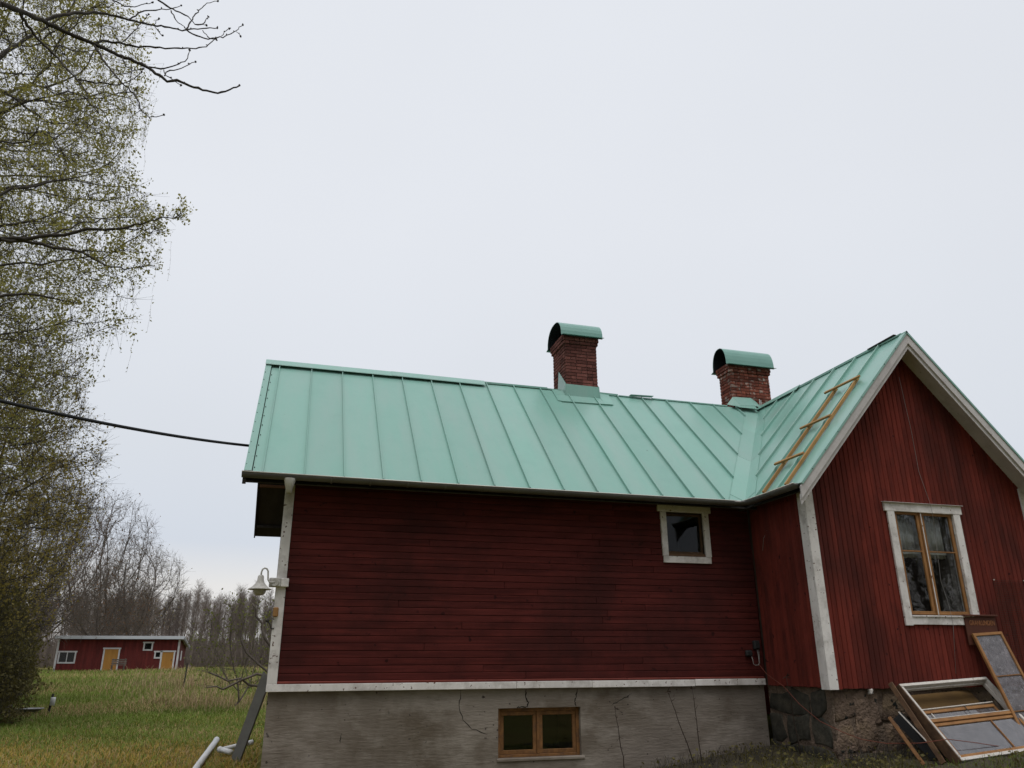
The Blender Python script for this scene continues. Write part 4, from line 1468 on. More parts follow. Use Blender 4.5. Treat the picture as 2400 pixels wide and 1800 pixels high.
def flat_sash(parent, u0, u1, v0, v1, d, wd, m, pane, bars=(), th=0.04, topm=None):
    fbar('sash_bar', u0, v0 + wd / 2, u1, v0 + wd / 2, wd, th, d, topm or m, parent)
    fbar('sash_bar', u0, v1 - wd / 2, u1, v1 - wd / 2, wd, th, d, m, parent)
    fbar('sash_bar', u0 + wd / 2, v0 + wd, u0 + wd / 2, v1 - wd, wd, th - .002, d, m, parent)
    fbar('sash_bar', u1 - wd / 2, v0 + wd, u1 - wd / 2, v1 - wd, wd, th - .002, d, m, parent)
    for b in bars:
        fbar('glazing_bar', b, v0 + wd, b, v1 - wd, 0.02, th - .01, d + .003, m if b > u0 + .4 else 'white_worn', parent)
    es = [u0 + wd] + list(bars) + [u1 - wd]
    for a, b in zip(es[:-1], es[1:]):
        q = [fp(a, v0 + wd * .8, d), fp(b, v0 + wd * .8, d), fp(b, v1 - wd * .8, d), fp(a, v1 - wd * .8, d)]
        slab('pane', [tuple(x) for x in q], Nf, 0.004, pane, parent)


flat_sash(fr, 0.047, FW - 0.05, FH * .53, FH - 0.047, -0.045, 0.045, 'pine', 'pane_old', bars=(FW * .645,))
inner = thing('loose_sash', 'loose orange sash lying behind the bar inside the white window frame', 'window sash', fp(FW * .5, FH * .9, -.1))
flat_sash(inner, 0.05, FW - 0.14, FH * .30, FH * .98, -0.165, 0.05, 'pine', 'pane_old', bars=(FW * .19,))
fbar('paint_edge', 0.06, FH * .295, FW - 0.15, FH * .285, 0.016, 0.03, -0.14, 'white_worn', inner)
fbar('latch', FW * .58, FH * .27, FW * .58, FH * .40, 0.012, 0.008, -0.135, 'iron', inner)
bp_ = slab('brown_panel', [tuple(fp(0.22, 0.02, -.27)), tuple(fp(FW - .2, 0.02, -.27)), tuple(fp(FW - .2, FH * .95, -.27)), tuple(fp(0.22, FH * .95, -.27))], Nf, 0.012, 'brown_panel')
tag(bp_, 'brown fibre panel seen through the top of the white window frame', 'panel')

# ---- narrow tall sash leaning under the sign
a1, a2 = Vector((10.568, 10.28, .371)), Vector((11.158, 10.28, .405))
dn = Vector((0, -.243, -.637)).normalized()
ns = (a2 - a1).cross(dn)
ns = -ns if ns.y > 0 else ns
ns.normalize()
ts = thing('tall_sash', 'narrow tall window sash with dusty panes leaning under the name sign', 'window sash', a1 + dn * 1.7)
Ls = 1.72
Ws = (a2 - a1).length
us = (a2 - a1).normalized()


def sp(u, v, d=0):
    return a1 + us * u + dn * v + ns * d


for u0, v0, u1, v1, wd in ((0, .0225, Ws, .0225, .045), (0, Ls - .03, Ws, Ls - .03, .06), (.0225, .045, .0225, Ls - .06, .045), (Ws - .0225, .045, Ws - .0225, Ls - .06, .045)):
    beam('sash_bar', sp(u0, v0), sp(u1, v1), wd, 0.04, 'pine', ts, up=ns)
for v0 in (.68, 1.2):
    beam('glazing_bar', sp(.045, v0), sp(Ws - .045, v0), 0.018, 0.03, 'pine_old', ts, up=ns)
es = [.045, .68, 1.2, Ls - .06]
for va, vb in zip(es[:-1], es[1:]):
    slab('pane', [tuple(sp(.04, va)), tuple(sp(Ws - .04, va)), tuple(sp(Ws - .04, vb)), tuple(sp(.04, vb))], ns, 0.004, 'pane_dirty', ts)

# ---- boards beside the frame
b1 = beam('leaning_board', (8.30, 9.75, -0.765), (8.42, 9.38, -1.33), 0.05, 0.022, 'pine_old', None, up=(-.5, -.6, .4))
tag(b1, 'narrow orange-brown board leaning left of the old window frame', 'board')
ds = thing('dark_sash', 'black narrow frame with white edge wedged beside the old window frame', 'frame', (8.75, 9.5, -1.25))
q0, q1 = Vector((8.55, 9.88, -0.76)), Vector((8.78, 9.52, -1.27))
beam('frame_board', q0, q1, 0.16, 0.03, 'black', ds, up=(-.75, -.55, .2))
beam('white_edge', q0 + Vector((-.03, -.075, .055)), q1 + Vector((-.03, -.075, .055)), 0.018, 0.02, 'white_worn', ds, up=(-.7, -.6, .2))
st = stone(None, [(8.52, -0.42), (8.60, -0.43), (8.61, -0.50), (8.53, -0.51)], lambda u, d, z: (u, 10.36 - d, z), 0.04, 'white_worn')
st.scale = (.75, .75, .75)
tag(st, 'small pale stone sticking out under the gable boards', 'stone')
b3 = beam('leaning_board', (8.64, 10.02, -0.33), (8.72, 9.35, -1.32), 0.07, 0.03, 'brown_side', None, up=(-.9, -.4, .1))
tag(b3, 'dark brown board tight against the left side of the old frame', 'board')
pb = slab('paving_slab', [(10.15, 8.95, -1.27), (10.75, 8.9, -1.25), (10.8, 9.15, -1.25), (10.2, 9.2, -1.26)], (0, 0, 1), 0.05, 'plaster')
tag(pb, 'small grey slab lying in the grass below the old frame', 'slab')

# ---- grey board and white pipes by the left corner
gbd = thing('grey_board', 'long grey board leaning against the left end of the house', 'board', (-0.5, 15.3, -1.6))
beam('plank', (-0.52, 15.28, -1.63), (-0.125, 14.25, -0.24), 0.27, 0.03, 'grey_board', gbd, up=(-.55, -.8, .5))


def pipe(label, p0, p1, r_=0.055):
    t_ = thing('drain_pipe', label, 'pipe', p0, 'white drain pipes by the house corner')
    p0, p1 = Vector(p0), Vector(p1)
    tube('barrel', [p0, p1], r_, 'pvc', t_, 16)
    d_ = (p1 - p0).normalized()
    tube('socket', [p1 - d_ * .09, p1 + d_ * .004], r_ * 1.15, 'pvc', t_, 16)
    tube('bore', [p1 - d_ * .01, p1 + d_ * .006], r_ * .93, 'pvc_inside', t_, 16)
    return t_


pipe('long white drain pipe lying in the moss at the bottom edge', (-1.02, 13.0, -1.53), (-1.02, 18.2, -1.50), 0.052)
pipe('short white pipe stub pointing at the grey board', (-0.62, 15.9, -1.52), (-0.84, 16.25, -1.50), 0.046)
pipe('thin white pipe lying behind the foot of the grey board', (-0.80, 16.6, -1.53), (-0.30, 17.0, -1.46), 0.04)

# ---- dead stalks in front of the foundation
def stalk(label, p0, p1, n=7):
    p0, p1 = Vector(p0), Vector(p1)
    t_ = thing('dead_stalk', label, 'plant', p0, 'dry weed stalks by the foundation')
    pts = []
    for k in range(n + 1):
        t = k / n
        p = p0.lerp(p1, t) + Vector((random.uniform(-.01, .01), random.uniform(-.01, .01), 0)) * (0 < k < n)
        pts.append(p)
    tube('stem', pts, [0.009 - 0.005 * k / n for k in range(n + 1)], 'dark_wood', t_, 5)
    V, F = [], []
    for k in range(2, n + 1):
        for q in range(2 if k < n else 6):
            d = Vector((random.uniform(-1, 1), random.uniform(-.6, .2), random.uniform(-.6, .8))).normalized()
            L = random.uniform(.03, .08)
            v, f = tube_arrays([pts[k], pts[k] + d * L * .6, pts[k] + d * L], [.003, .008 if k == n else .003, .002], 4)
            o = len(V)
            V += v
            F += [tuple(o + i for i in g_) for g_ in f]
    h_ = obj('seed_head', V, F, 'dark_wood', t_)
    h_['kind'] = 'stuff'


stalk('short dry stalk standing alone right of the cellar window', (5.13, 11.7, -1.62), (5.03, 11.75, -0.70))
stalk('leaning dry stalk, tip towards the white base board', (6.27, 11.7, -1.5), (5.93, 11.75, -0.46))
stalk('upright dry stalk nearest the wing corner', (6.40, 11.7, -1.5), (6.36, 11.75, -0.43))
stalk('pale thin dry stalk in the wing corner', (7.74, 11.1, -1.4), (7.72, 11.2, -0.25))

# ---- things out on the field
bw = thing('fire_bowl', 'shallow steel bowl on a low stand in the grass', 'bowl', (-7.2, 28.9, -1.5))
zb_ = float(gz(-7.2, 28.9))
lathe('bowl', [(0.0, 0.10), (0.25, 0.11), (0.40, 0.19), (0.42, 0.20), (0.40, 0.205), (0.24, 0.135), (0.0, 0.125)], (-7.2, 28.9, zb_ + .02), 'steel', bw, 28)
for k in range(3):
    t = k * 2.1
    beam('leg', (-7.2 + .2 * math.cos(t), 28.9 + .2 * math.sin(t), zb_ - .02), (-7.2 + .14 * math.cos(t), 28.9 + .14 * math.sin(t), zb_ + .15), .03, .03, 'iron', bw)
gp = thing('garden_post', 'short dark garden post with white cylinder top by the steel bowl', 'post', (-6.75, 29.3, zb_))
beam('post', (-6.75, 29.3, zb_ - .05), (-6.70, 29.3, zb_ + .62), .06, .06, 'iron', gp)
lathe('cylinder', [(0.0, 0.24), (0.07, 0.235), (0.075, 0.2), (0.07, 0.0), (0.0, 0.0)], (-6.66, 29.22, zb_ + .28), 'pvc', gp, 14)
stp = thing('tree_stump', 'grey weathered stump in the grass left of the steel bowl', 'stump', (-7.85, 29.0, zb_))
V, F = tube_arrays([(-7.85, 29, zb_ - .05), (-7.84, 29, zb_ + .12), (-7.88, 29, zb_ + .36), (-7.9, 29, zb_ + .42)], [.24, .19, .13, .07], 10)
obj('trunk', [(v[0] + random.uniform(-.02, .02), v[1] + random.uniform(-.02, .02), v[2] + random.uniform(-.03, .03)) for v in V], F, 'bark_grey', stp)
zf_ = float(gz(-4.0, 41))
fpst = beam('fence_post', (-4.02, 41, zf_ - .1), (-3.97, 41, zf_ + 1.15), .06, .06, 'bark', None)
tag(fpst, 'thin dark fence post standing in the dry reeds', 'post')

# ---- the shed across the field (70 m away)
SY = 70.0
sz0 = -0.72
shed = thing('shed', 'long red wooden shed with low pale roof and ochre doors', 'shed', (-12, SY, sz0))
SX0, SX1, ST = -16.35, -7.52, 1.70
wl_ = plate('front_wall', 'y', SY, 0.15, SX0, SX1, sz0 - .2, ST, [], 'shed_red', shed)
x = SX0 + 0.02
k = 0
holes = [(-16.15, -14.95, -0.10, 0.82), (-13.05, -11.82, -9, 1.06), (-10.22, -9.5, 0.86, 1.5), (-9.36, -7.80, -9, 0.82)]
while x < SX1 - 0.1:
    segs = [(sz0 - .15, ST - .02)]
    for h in holes:
        if x + .19 > h[0] and x < h[1]:
            segs = [(a, b) for s in segs for a, b in ((s[0], min(s[1], h[2])), (max(s[0], h[3]), s[1])) if b - a > .05]
    for a, b in segs:
        box('board', (x, SY - .03, a), (x + .192, SY - .002, b), 'shed_red', wl_, 0.008)
    x += 0.2
plate('side_wall', 'x', SX1, -0.15, SY + .15, SY + 4.5, sz0 - .2, ST - .1, [], 'shed_red', shed)
plate('side_wall', 'x', SX0, 0.15, SY + .15, SY + 4.5, sz0 - .2, ST - .1, [], 'shed_red', shed)
plate('back_wall', 'y', SY + 4.5, 0.15, SX0, SX1, sz0 - .2, ST - .4, [], 'shed_red', shed)
rf = slab('roof', [(SX0 - .15, SY - .45, 1.94), (SX1 + .30, SY - .45, 1.94), (SX1 + .30, SY + 4.9, 1.25), (SX0 - .15, SY + 4.9, 1.25)], (0, .13, 1), 0.07, 'shed_roof', shed)
box('fascia', (SX0 - .15, SY - .48, 1.70), (SX1 + .30, SY - .451, 1.935), 'shed_roof', rf, .004)
slab('fascia', [(SX1 + .30, SY - .44, 1.86), (SX1 + .30, SY + 4.9, 1.17), (SX1 + .30, SY + 4.9, 1.0), (SX1 + .30, SY - .44, 1.66)], (1, 0, 0), 0.03, 'grey_board', rf)
box('corner_board', (SX1 - .14, SY - .05, sz0 - .1), (SX1 + .01, SY - .031, ST - .01), 'shed_white', wl_, .003)
box('corner_board', (SX0, SY - .05, sz0 - .1), (SX0 + .14, SY - .031, ST - .01), 'shed_white', wl_, .003)


def shed_opening(x0, x1, z0, z1, kind):
    cw = .11
    o = box('door' if kind == 'door' else 'window', (x0, SY - .02, z0), (x1, SY - .003, z1), 'ochre' if kind == 'door' else 'interior', shed, .003)
    for (a, b, c, d) in ((x0 - cw, x0, z0, z1), (x1, x1 + cw, z0, z1)):
        box('casing', (a, SY - .06, c), (b, SY - .034, d), 'shed_white', o, .003)
    box('casing', (x0 - cw - .05, SY - .065, z1 + .001), (x1 + cw + .05, SY - .034, z1 + cw), 'shed_white', o, .003)
    if kind != 'door':
        box('casing', (x0 - cw, SY - .062, z0 - cw), (x1 + cw, SY - .034, z0 - .001), 'shed_white', o, .003)
        box('pane', (x0, SY - .032, z0), (x1, SY - .026, z1), 'pane_dim', o, 0)
        if x1 - x0 > .8:
            xm_ = (x0 + x1) / 2
            box('mullion', (xm_ - .03, SY - .05, z0), (xm_ + .03, SY - .033, z1), 'shed_white', o, .003)
    else:
        n_ = max(4, int((x1 - x0) / .16))
        for k in range(n_):
            a = x0 + (x1 - x0) * k / n_
            box('plank', (a + .004, SY - .034, z0 + .01), (a + (x1 - x0) / n_ - .004, SY - .0205, z1 - .005), 'ochre', o, .004)
        box('handle', (x1 - .14, SY - .06, z0 + .85), (x1 - .10, SY - .035, z0 + 1.0), 'iron', o, .004)
    return o


shed_opening(-12.93, -11.95, sz0 - .05, 0.96, 'door')
shed_opening(-8.74, -7.90, sz0 - .05, 0.74, 'door')
shed_opening(-16.05, -15.02, 0.02, 0.72, 'window')
shed_opening(-10.11, -9.62, 0.95, 1.40, 'window')
o = shed_opening(-9.22, -8.90, 0.36, 0.72, 'window')
for o_ in (wl_,):
    box('side_window', (SX1 + .002, SY + 1.2, 0.1), (SX1 + .03, SY + 1.9, 0.85), 'shed_white', shed, .004)
bn = thing('garden_bench', 'low weathered bench standing before the first shed door', 'bench', (-11.6, SY - 2.5, -.8))
zq = float(gz(-11.3, SY - 2.5))
for k in range(3):
    beam('seat_slat', (-11.95, SY - 2.6 + k * .13, zq + .45), (-10.9, SY - 2.6 + k * .13, zq + .45), .11, .03, 'bark_grey', bn)
for k in range(3):
    beam('back_slat', (-11.95, SY - 2.2, zq + .55 + k * .14), (-10.9, SY - 2.2, zq + .55 + k * .14), .03, .10, 'bark_grey', bn)
for xx in (-11.85, -11.0):
    beam('leg', (xx, SY - 2.58, zq - .03), (xx, SY - 2.58, zq + .44), .06, .06, 'bark_grey', bn)
    beam('leg', (xx, SY - 2.24, zq - .03), (xx, SY - 2.18, zq + .92), .06, .05, 'bark_grey', bn)

# ------------------------------------------------------------------ vegetation
def colonize(trunk, att, step=0.35, kill=0.6, infl=4.0, maxit=220, trop=(0, 0, 0.05), jitter=0.12, seed=1):
    """space colonisation: returns node positions and parents"""
    rg = np.random.default_rng(seed)
    P = [np.array(p, float) for p in trunk]
    par = [-1] + list(range(len(trunk) - 1))
    pos = np.zeros((40000, 3))
    n = len(P)
    pos[:n] = P
    kids = np.zeros(40000, int)
    att = np.array(att)
    near = np.zeros(len(att), int)
    dist = np.full(len(att), 1e9)

    def update(lo, hi):
        nonlocal near, dist
        if hi <= lo or len(att) == 0:
            return
        D = np.linalg.norm(att[:, None, :] - pos[None, lo:hi, :], axis=2)
        k = D.argmin(1)
        dm = D[np.arange(len(att)), k]
        b = dm < dist
        near = np.where(b, k + lo, near)
        dist = np.where(b, dm, dist)
    update(0, n)
    trop = np.array(trop)
    for it in range(maxit):
        if len(att) == 0 or n > 39000:
            break
        act = dist < infl
        if not act.any():
            act = dist <= dist.min() + 0.5
        acc = {}
        ids = near[act]
        dirs = att[act] - pos[ids]
        dirs /= np.linalg.norm(dirs, axis=1)[:, None] + 1e-9
        S_ = np.zeros((n, 3))
        np.add.at(S_, ids, dirs)
        un = np.unique(ids)
        un = un[kids[un] < 3]
        if len(un) == 0:
            break
        d = S_[un]
        d /= np.linalg.norm(d, axis=1)[:, None] + 1e-9
        d = d + trop + rg.normal(0, jitter, d.shape)
        d /= np.linalg.norm(d, axis=1)[:, None] + 1e-9
        new = pos[un] + d * step
        m = len(new)
        if n + m > 39990:
            break
        pos[n:n + m] = new
        par.extend(un.tolist())
        kids[un] += 1
        update(n, n + m)
        n += m
        stuck = kids[near] >= 3
        keep = (dist > kill) & ~stuck
        att, near, dist = att[keep], near[keep], dist[keep]
    return pos[:n].copy(), np.array(par)


def radii(par, r0, e=2.4, rmax=None):
    n = len(par)
    acc = np.zeros(n)
    nk = np.bincount(par[par >= 0], minlength=n)
    for i in range(n - 1, -1, -1):
        if nk[i] == 0:
            acc[i] = r0 ** e
        if par[i] >= 0:
            acc[par[i]] += acc[i]
    r_ = acc ** (1 / e)
    if rmax:
        r_ = np.minimum(r_, rmax)
    return r_


def skeleton_mesh(pos, par, rad, sides=5):
    """each node-to-parent edge as a prism whose rings are shared along a branch"""
    n = len(pos)
    child = [[] for _ in range(n)]
    for i in range(n):
        if par[i] >= 0:
            child[par[i]].append(i)
    V, F = [], []
    stack = [(0, None)]
    starts = [(0, -1)]
    while starts:
        i, p = starts.pop()
        chain = ([p] if p >= 0 else []) + [i]
        c = i
        while child[c]:
            ks = sorted(child[c], key=lambda q: -rad[q])
            for q in ks[1:]:
                starts.append((q, c))
            c = ks[0]
            chain.append(c)
        if len(chain) < 2:
            continue
        rr = [rad[k] for k in chain]
        if p >= 0:
            rr[0] = min(rad[i] * 1.15, rad[p])
        big_r = max(rr)
        sd = 8 if big_r > 0.12 else 5 if big_r > 0.03 else 3
        P_ = pos[chain]
        T = np.gradient(P_, axis=0)
        T /= np.linalg.norm(T, axis=1)[:, None] + 1e-9
        ref = np.array((0.31, 0.77, 0.2))
        a = np.cross(T, ref)
        a /= np.linalg.norm(a, axis=1)[:, None] + 1e-9
        b = np.cross(T, a)
        o = len(V)
        for k in range(len(chain)):
            for s in range(sd):
                t = 2 * math.pi * s / sd
                V.append(P_[k] + (a[k] * math.cos(t) + b[k] * math.sin(t)) * rr[k])
        for k in range(len(chain) - 1):
            for s in range(sd):
                q = (s + 1) % sd
                F.append((o + k * sd + s, o + k * sd + q, o + (k + 1) * sd + q, o + (k + 1) * sd + s))
    return np.array(V), np.array(F)


def cones(A, B, r_):
    """thin 3-sided spikes from A to B as degenerate quads; returns V,F(k,4)"""
    n = len(A)
    D = B - A
    D = D / (np.linalg.norm(D, axis=1)[:, None] + 1e-9)
    ref = np.where(np.abs(D[:, 2:3]) < 0.9, np.array([[0, 0, 1.0]]), np.array([[1.0, 0, 0]]))
    a = np.cross(D, ref)
    a /= np.linalg.norm(a, axis=1)[:, None] + 1e-9
    b = np.cross(D, a)
    r_ = np.broadcast_to(np.asarray(r_, float).reshape(-1, 1), (n, 1))
    ring0 = [A + (a * math.cos(t) + b * math.sin(t)) * r_ for t in (0, 2.094, 4.189)]
    ring1 = [B + (a * math.cos(t) + b * math.sin(t)) * r_ * 0.45 for t in (0, 2.094, 4.189)]
    V = np.stack(ring0 + ring1, 1).reshape(-1, 3)
    base = np.arange(n)[:, None] * 6
    F = np.concatenate([base + np.array([[0, 1, 4, 3]]), base + np.array([[1, 2, 5, 4]]), base + np.array([[2, 0, 3, 5]])])
    return V, F


def leaves(P_, size, rg, elong=1.5, droop=0.0):
    n = len(P_)
    d = rg.normal(0, 1, (n, 3))
    d[:, 2] -= droop
    d /= np.linalg.norm(d, axis=1)[:, None]
    e = rg.normal(0, 1, (n, 3))
    s = np.cross(d, e)
    s /= np.linalg.norm(s, axis=1)[:, None] + 1e-9
    sz = (size * rg.uniform(0.6, 1.4, n))[:, None]
    nrm = np.cross(d, s) * sz * 0.18
    V = np.stack([P_, P_ + d * sz * elong * .5 + s * sz * .42 + nrm, P_ + d * sz * elong, P_ + d * sz * elong * .5 - s * sz * .42 + nrm], 1).reshape(-1, 3)
    F = np.arange(4 * n).reshape(-1, 4)
    return V, F


def ellipsoid(c, r_, n, rg, hollow=0.0):
    d = rg.normal(0, 1, (n, 3))
    d /= np.linalg.norm(d, axis=1)[:, None]
    q = rg.uniform(hollow, 1, n) ** (1 / 3)
    return np.array(c) + d * q[:, None] * np.array(r_)


def join(parts):
    V, F, o = [], [], 0
    for v, f in parts:
        if len(v) == 0:
            continue
        V.append(v)
        F.append(f + o)
        o += len(v)
    return np.concatenate(V), np.concatenate(F)


def twigs(pos, par, rad, rg, rlim, per, length, r_, up=0.15, droop=0.0):
    n = len(pos)
    sel = np.where((rad < rlim) & (par >= 0))[0]
    sel = np.repeat(sel, per)
    A = pos[sel]
    T = pos[sel] - pos[par[sel]]
    T /= np.linalg.norm(T, axis=1)[:, None] + 1e-9
    d = T * 0.7 + rg.normal(0, .55, T.shape)
    d[:, 2] += up - droop
    d /= np.linalg.norm(d, axis=1)[:, None]
    L = length * rg.uniform(.4, 1.2, len(sel))[:, None]
    return A, A + d * L, np.full(len(sel), r_)


def place(root_loc, name, label, cat, parts, group=None):
    t_ = thing(name, label, cat, root_loc, group)
    for nm, V, F, m, kd in parts:
        o = big(nm, V, F, m, t_, root_loc)
        if kd:
            o['kind'] = kd
    return t_


def copy_tree(root, loc, rz, sc, label, group=None):
    r_ = root.copy()
    COL.objects.link(r_)
    WLOC[r_.name] = Vector(loc)
    r_.location = loc
    r_.rotation_euler = (0, 0, rz)
    r_.scale = (sc, sc, sc) if not hasattr(sc, '__len__') else sc
    r_['label'] = label
    if group:
        r_['group'] = group
    for ch in list(root.children):
        c = ch.copy()
        COL.objects.link(c)
        c.parent = r_
    return r_


# ---- big birch at the left edge (trunk just outside the picture)
rg = np.random.default_rng(11)
bx_, by_ = -9.2, 20.5
bz_ = float(gz(bx_, by_))
H = 21.0
att = np.concatenate([ellipsoid((-.1, 0, 12.0), (5.2, 4.6, 5.6), 1500, rg, .1), ellipsoid((-1.2, 0, 17.5), (5.3, 4.8, 5.0), 1300, rg, .1), ellipsoid((0, 0, 7.6), (3.9, 4.2, 2.8), 450, rg)])
tr = [(0.1 * math.sin(k * .4), 0.08 * math.cos(k * .3), -0.2 + k * 0.6) for k in range(30)]
pos, par = colonize(tr, att, step=.38, kill=.55, infl=3.2, maxit=90, trop=(0, 0, .12), jitter=.16, seed=5)
rad = radii(par, 0.0088, 2.02, 0.30)
V1, F1 = skeleton_mesh(pos, par, rad)
A, B, rr = twigs(pos, par, rad, rg, .02, 6, .6, .0042)
print('birch', len(pos), len(A))
tv = cones(A, B, rr)
A2 = B[rg.random(len(B)) < .34]
strands, lp = [], []
cur_ = A2.copy()
dirn = rg.normal(0, .25, A2.shape)
for k in range(5):
    nxt = cur_ + np.stack([dirn[:, 0] * .08 + rg.normal(0, .02, len(A2)), dirn[:, 1] * .08 + rg.normal(0, .02, len(A2)), -rg.uniform(.12, .30, len(A2))], 1)
    strands.append(cones(cur_, nxt, np.full(len(A2), .0030)))
    for q in range(2):
        t = rg.random((len(A2), 1))
        lp.append(cur_ * (1 - t) + nxt * t)
    cur_ = nxt
    keep = rg.random(len(A2)) < .86
    A2, cur_, dirn = A2[keep], cur_[keep], dirn[keep]
Vb, Fb = join([(V1, F1), tv] + strands)
lp = np.concatenate(lp)
lp = lp[rg.random(len(lp)) < .75]
tl_ = np.concatenate([B, A + (B - A) * rg.uniform(.2, .9, (len(A), 1))])
tl_ = np.concatenate([tl_, tl_ + rg.normal(0, .08, tl_.shape)])
cl = (np.sin(tl_[:, 0] * 2.3 + 1.1 * np.sin(tl_[:, 2] * 1.3)) * np.sin(tl_[:, 2] * 1.9 + tl_[:, 1] * 1.7) + 1) / 2
tl_ = tl_[rg.random(len(tl_)) < .10 + .45 * cl]
cc = B[rg.random(len(B)) < .10]
cc = np.repeat(cc, 16, 0) + rg.normal(0, .11, (len(cc) * 16, 3))
Lv = join([leaves(cc, .062, rg, 1.4), leaves(lp, .032, rg, 1.9, 1.2), leaves(tl_, .058, rg, 1.4), leaves(tl_[rg.random(len(tl_)) < .5] + rg.normal(0, .07, (1, 3)), .045, rg, 1.4)])
birch = place((bx_, by_, bz_), 'birch_tree', 'tall weeping birch with hanging twigs and fresh leaves at left edge', 'tree', [('trunk', Vb, Fb, 'bark_birch', None), ('crown', Lv[0], Lv[1], 'leaf_birch', 'stuff')])

copy_tree(birch, (-13.2, 27.5, float(gz(-13.2, 27.5))), 2.1, 1.2, 'second birch standing behind the weeping one', 'birches at the left edge')
birch['group'] = 'birches at the left edge'

# ---- leafy olive trees below and behind the birch
rg = np.random.default_rng(21)
att = np.concatenate([ellipsoid((0, 0, 6.6), (3.9, 3.6, 4.2), 1100, rg, .1), ellipsoid((0, 0, 10), (2.8, 2.6, 2.6), 400, rg), ellipsoid((0, 0, 3.0), (3.0, 3.0, 2.0), 320, rg)])
tr = [(0.05 * math.sin(k), 0, -0.2 + k * .5) for k in range(18)]
pos, par = colonize(tr, att, step=.34, kill=.5, infl=2.8, maxit=80, trop=(0, 0, .18), jitter=.15, seed=9)
rad = radii(par, 0.0065, 2.35, 0.22)
V1, F1 = skeleton_mesh(pos, par, rad)
A, B, rr = twigs(pos, par, rad, rg, .025, 7, .62, .0045, up=.35)
print('maple', len(pos), len(A))
tv = cones(A, B, rr)
Vb, Fb = join([(V1, F1), tv])
q = np.concatenate([A + (B - A) * rg.uniform(.2, 1, (len(A), 1)) for _ in range(3)])
inner_ = np.linalg.norm((q - np.array((0, 0, 6.5))) / np.array((3.4, 3.2, 5.5)), axis=1)
q = q[rg.random(len(q)) < np.clip(1.35 - inner_ * .9, .05, .9)]
Lv = leaves(q + rg.normal(0, .06, q.shape), .062, rg, 1.4)
maple = place((-9.3, 26.0, float(gz(-9.3, 26.0))), 'maple_tree', 'olive leafed maple filling the left edge below the birch', 'tree', [('trunk', Vb, Fb, 'bark', None), ('crown', Lv[0], Lv[1], 'leaf_olive', 'stuff')], 'leafing maples along the left edge')
copy_tree(maple, (-11.0, 33.5, float(gz(-11.0, 33.5))), 1.9, 1.12, 'taller olive maple behind the nearest one at the left edge', 'leafing maples along the left edge')
copy_tree(maple, (-13.6, 43.0, float(gz(-13.6, 43))), 3.6, 1.05, 'far olive maple left of the shed', 'leafing maples along the left edge')

# ---- dense dark bushes at the foot of the trees
rg = np.random.default_rng(31)
A = ellipsoid((0, 0, .9), (1.9, 1.7, 1.7), 2600, rg)
A = A[A[:, 2] > 0]
B = A + rg.normal(0, .28, A.shape) + np.array((0, 0, .2))
q = np.concatenate([B, A, (A + B) / 2]) + rg.normal(0, .05, (3 * len(A), 3))
Lv = leaves(np.concatenate([q, q + rg.normal(0, .06, q.shape)]), .065, rg, 1.4)
st_ = ellipsoid((0, 0, .1), (.25, .25, .05), 60, rg)
sB = ellipsoid((0, 0, 1.3), (1.5, 1.3, 1.1), 60, rg)
Vb, Fb = join([cones(st_, sB, np.full(60, .018)), cones(A, B, np.full(len(A), .005))])
bush = place((-8.2, 25.5, float(gz(-8.2, 25.5))), 'bush', 'dark dense bush at the left edge above the moss', 'bush', [('stems', Vb, Fb, 'bark', None), ('foliage', Lv[0], Lv[1], 'leaf_dark', 'stuff')], 'dark bushes under the maples')
for (x_, y_, rz, s, lb) in ((-9.8, 29.5, 1.2, (1.2, 1.2, 1.7), 'tall dark bush behind the stump at the left edge'), (-11.0, 35, 2.6, (1.2, 1.2, 1.5), 'dark bush between the two olive maples'),
                            (-13.0, 42, 4.0, (1.3, 1.2, 1.2), 'low dark bush left of the shed wall')):
    copy_tree(bush, (x_, y_, float(gz(x_, y_))), rz, s, lb, 'dark bushes under the maples')

# ---- bare trees behind the shed: fans of upright limbs
def bare_tree(seed, env, trunk_h, r0, per, tl, step=.5, kill=.7, infl=4.5, rmax=.3, trop=.25, stems=1, leafm=None, leafn=0.0, lsize=.05):
    rg = np.random.default_rng(seed)
    att = np.concatenate([ellipsoid(c, r_, n, rg, .1) for c, r_, n in env])
    tr = [(0.06 * math.sin(k * 1.1), 0.05 * math.cos(k), -0.2 + k * trunk_h / 8) for k in range(9)]
    pos, par = colonize(tr, att, step=step, kill=kill, infl=infl, maxit=70, trop=(0, 0, trop), jitter=.1, seed=seed)
    rad = radii(par, r0, 2.4, rmax)
    V1, F1 = skeleton_mesh(pos, par, rad)
    A, B, rr = twigs(pos, par, rad, rg, r0 * 3.2, per, tl, r0 * .55, up=.5)
    parts = [(V1, F1), cones(A, B, rr)]
    C_ = A + (B - A) * .6
    D_ = C_ + (B - A) * .5 + rg.normal(0, tl * .2, A.shape)
    parts.append(cones(C_, D_, rr * .8))
    Vb, Fb = join(parts)
    out = [('trunk', Vb, Fb, 'bark_grey', None)]
    if leafm:
        q = np.concatenate([B, D_])
        q = q[rg.random(len(q)) < leafn]
        L_ = leaves(q, lsize, rg, 1.4)
        out.append(('crown', L_[0], L_[1], leafm, 'stuff'))
    return out


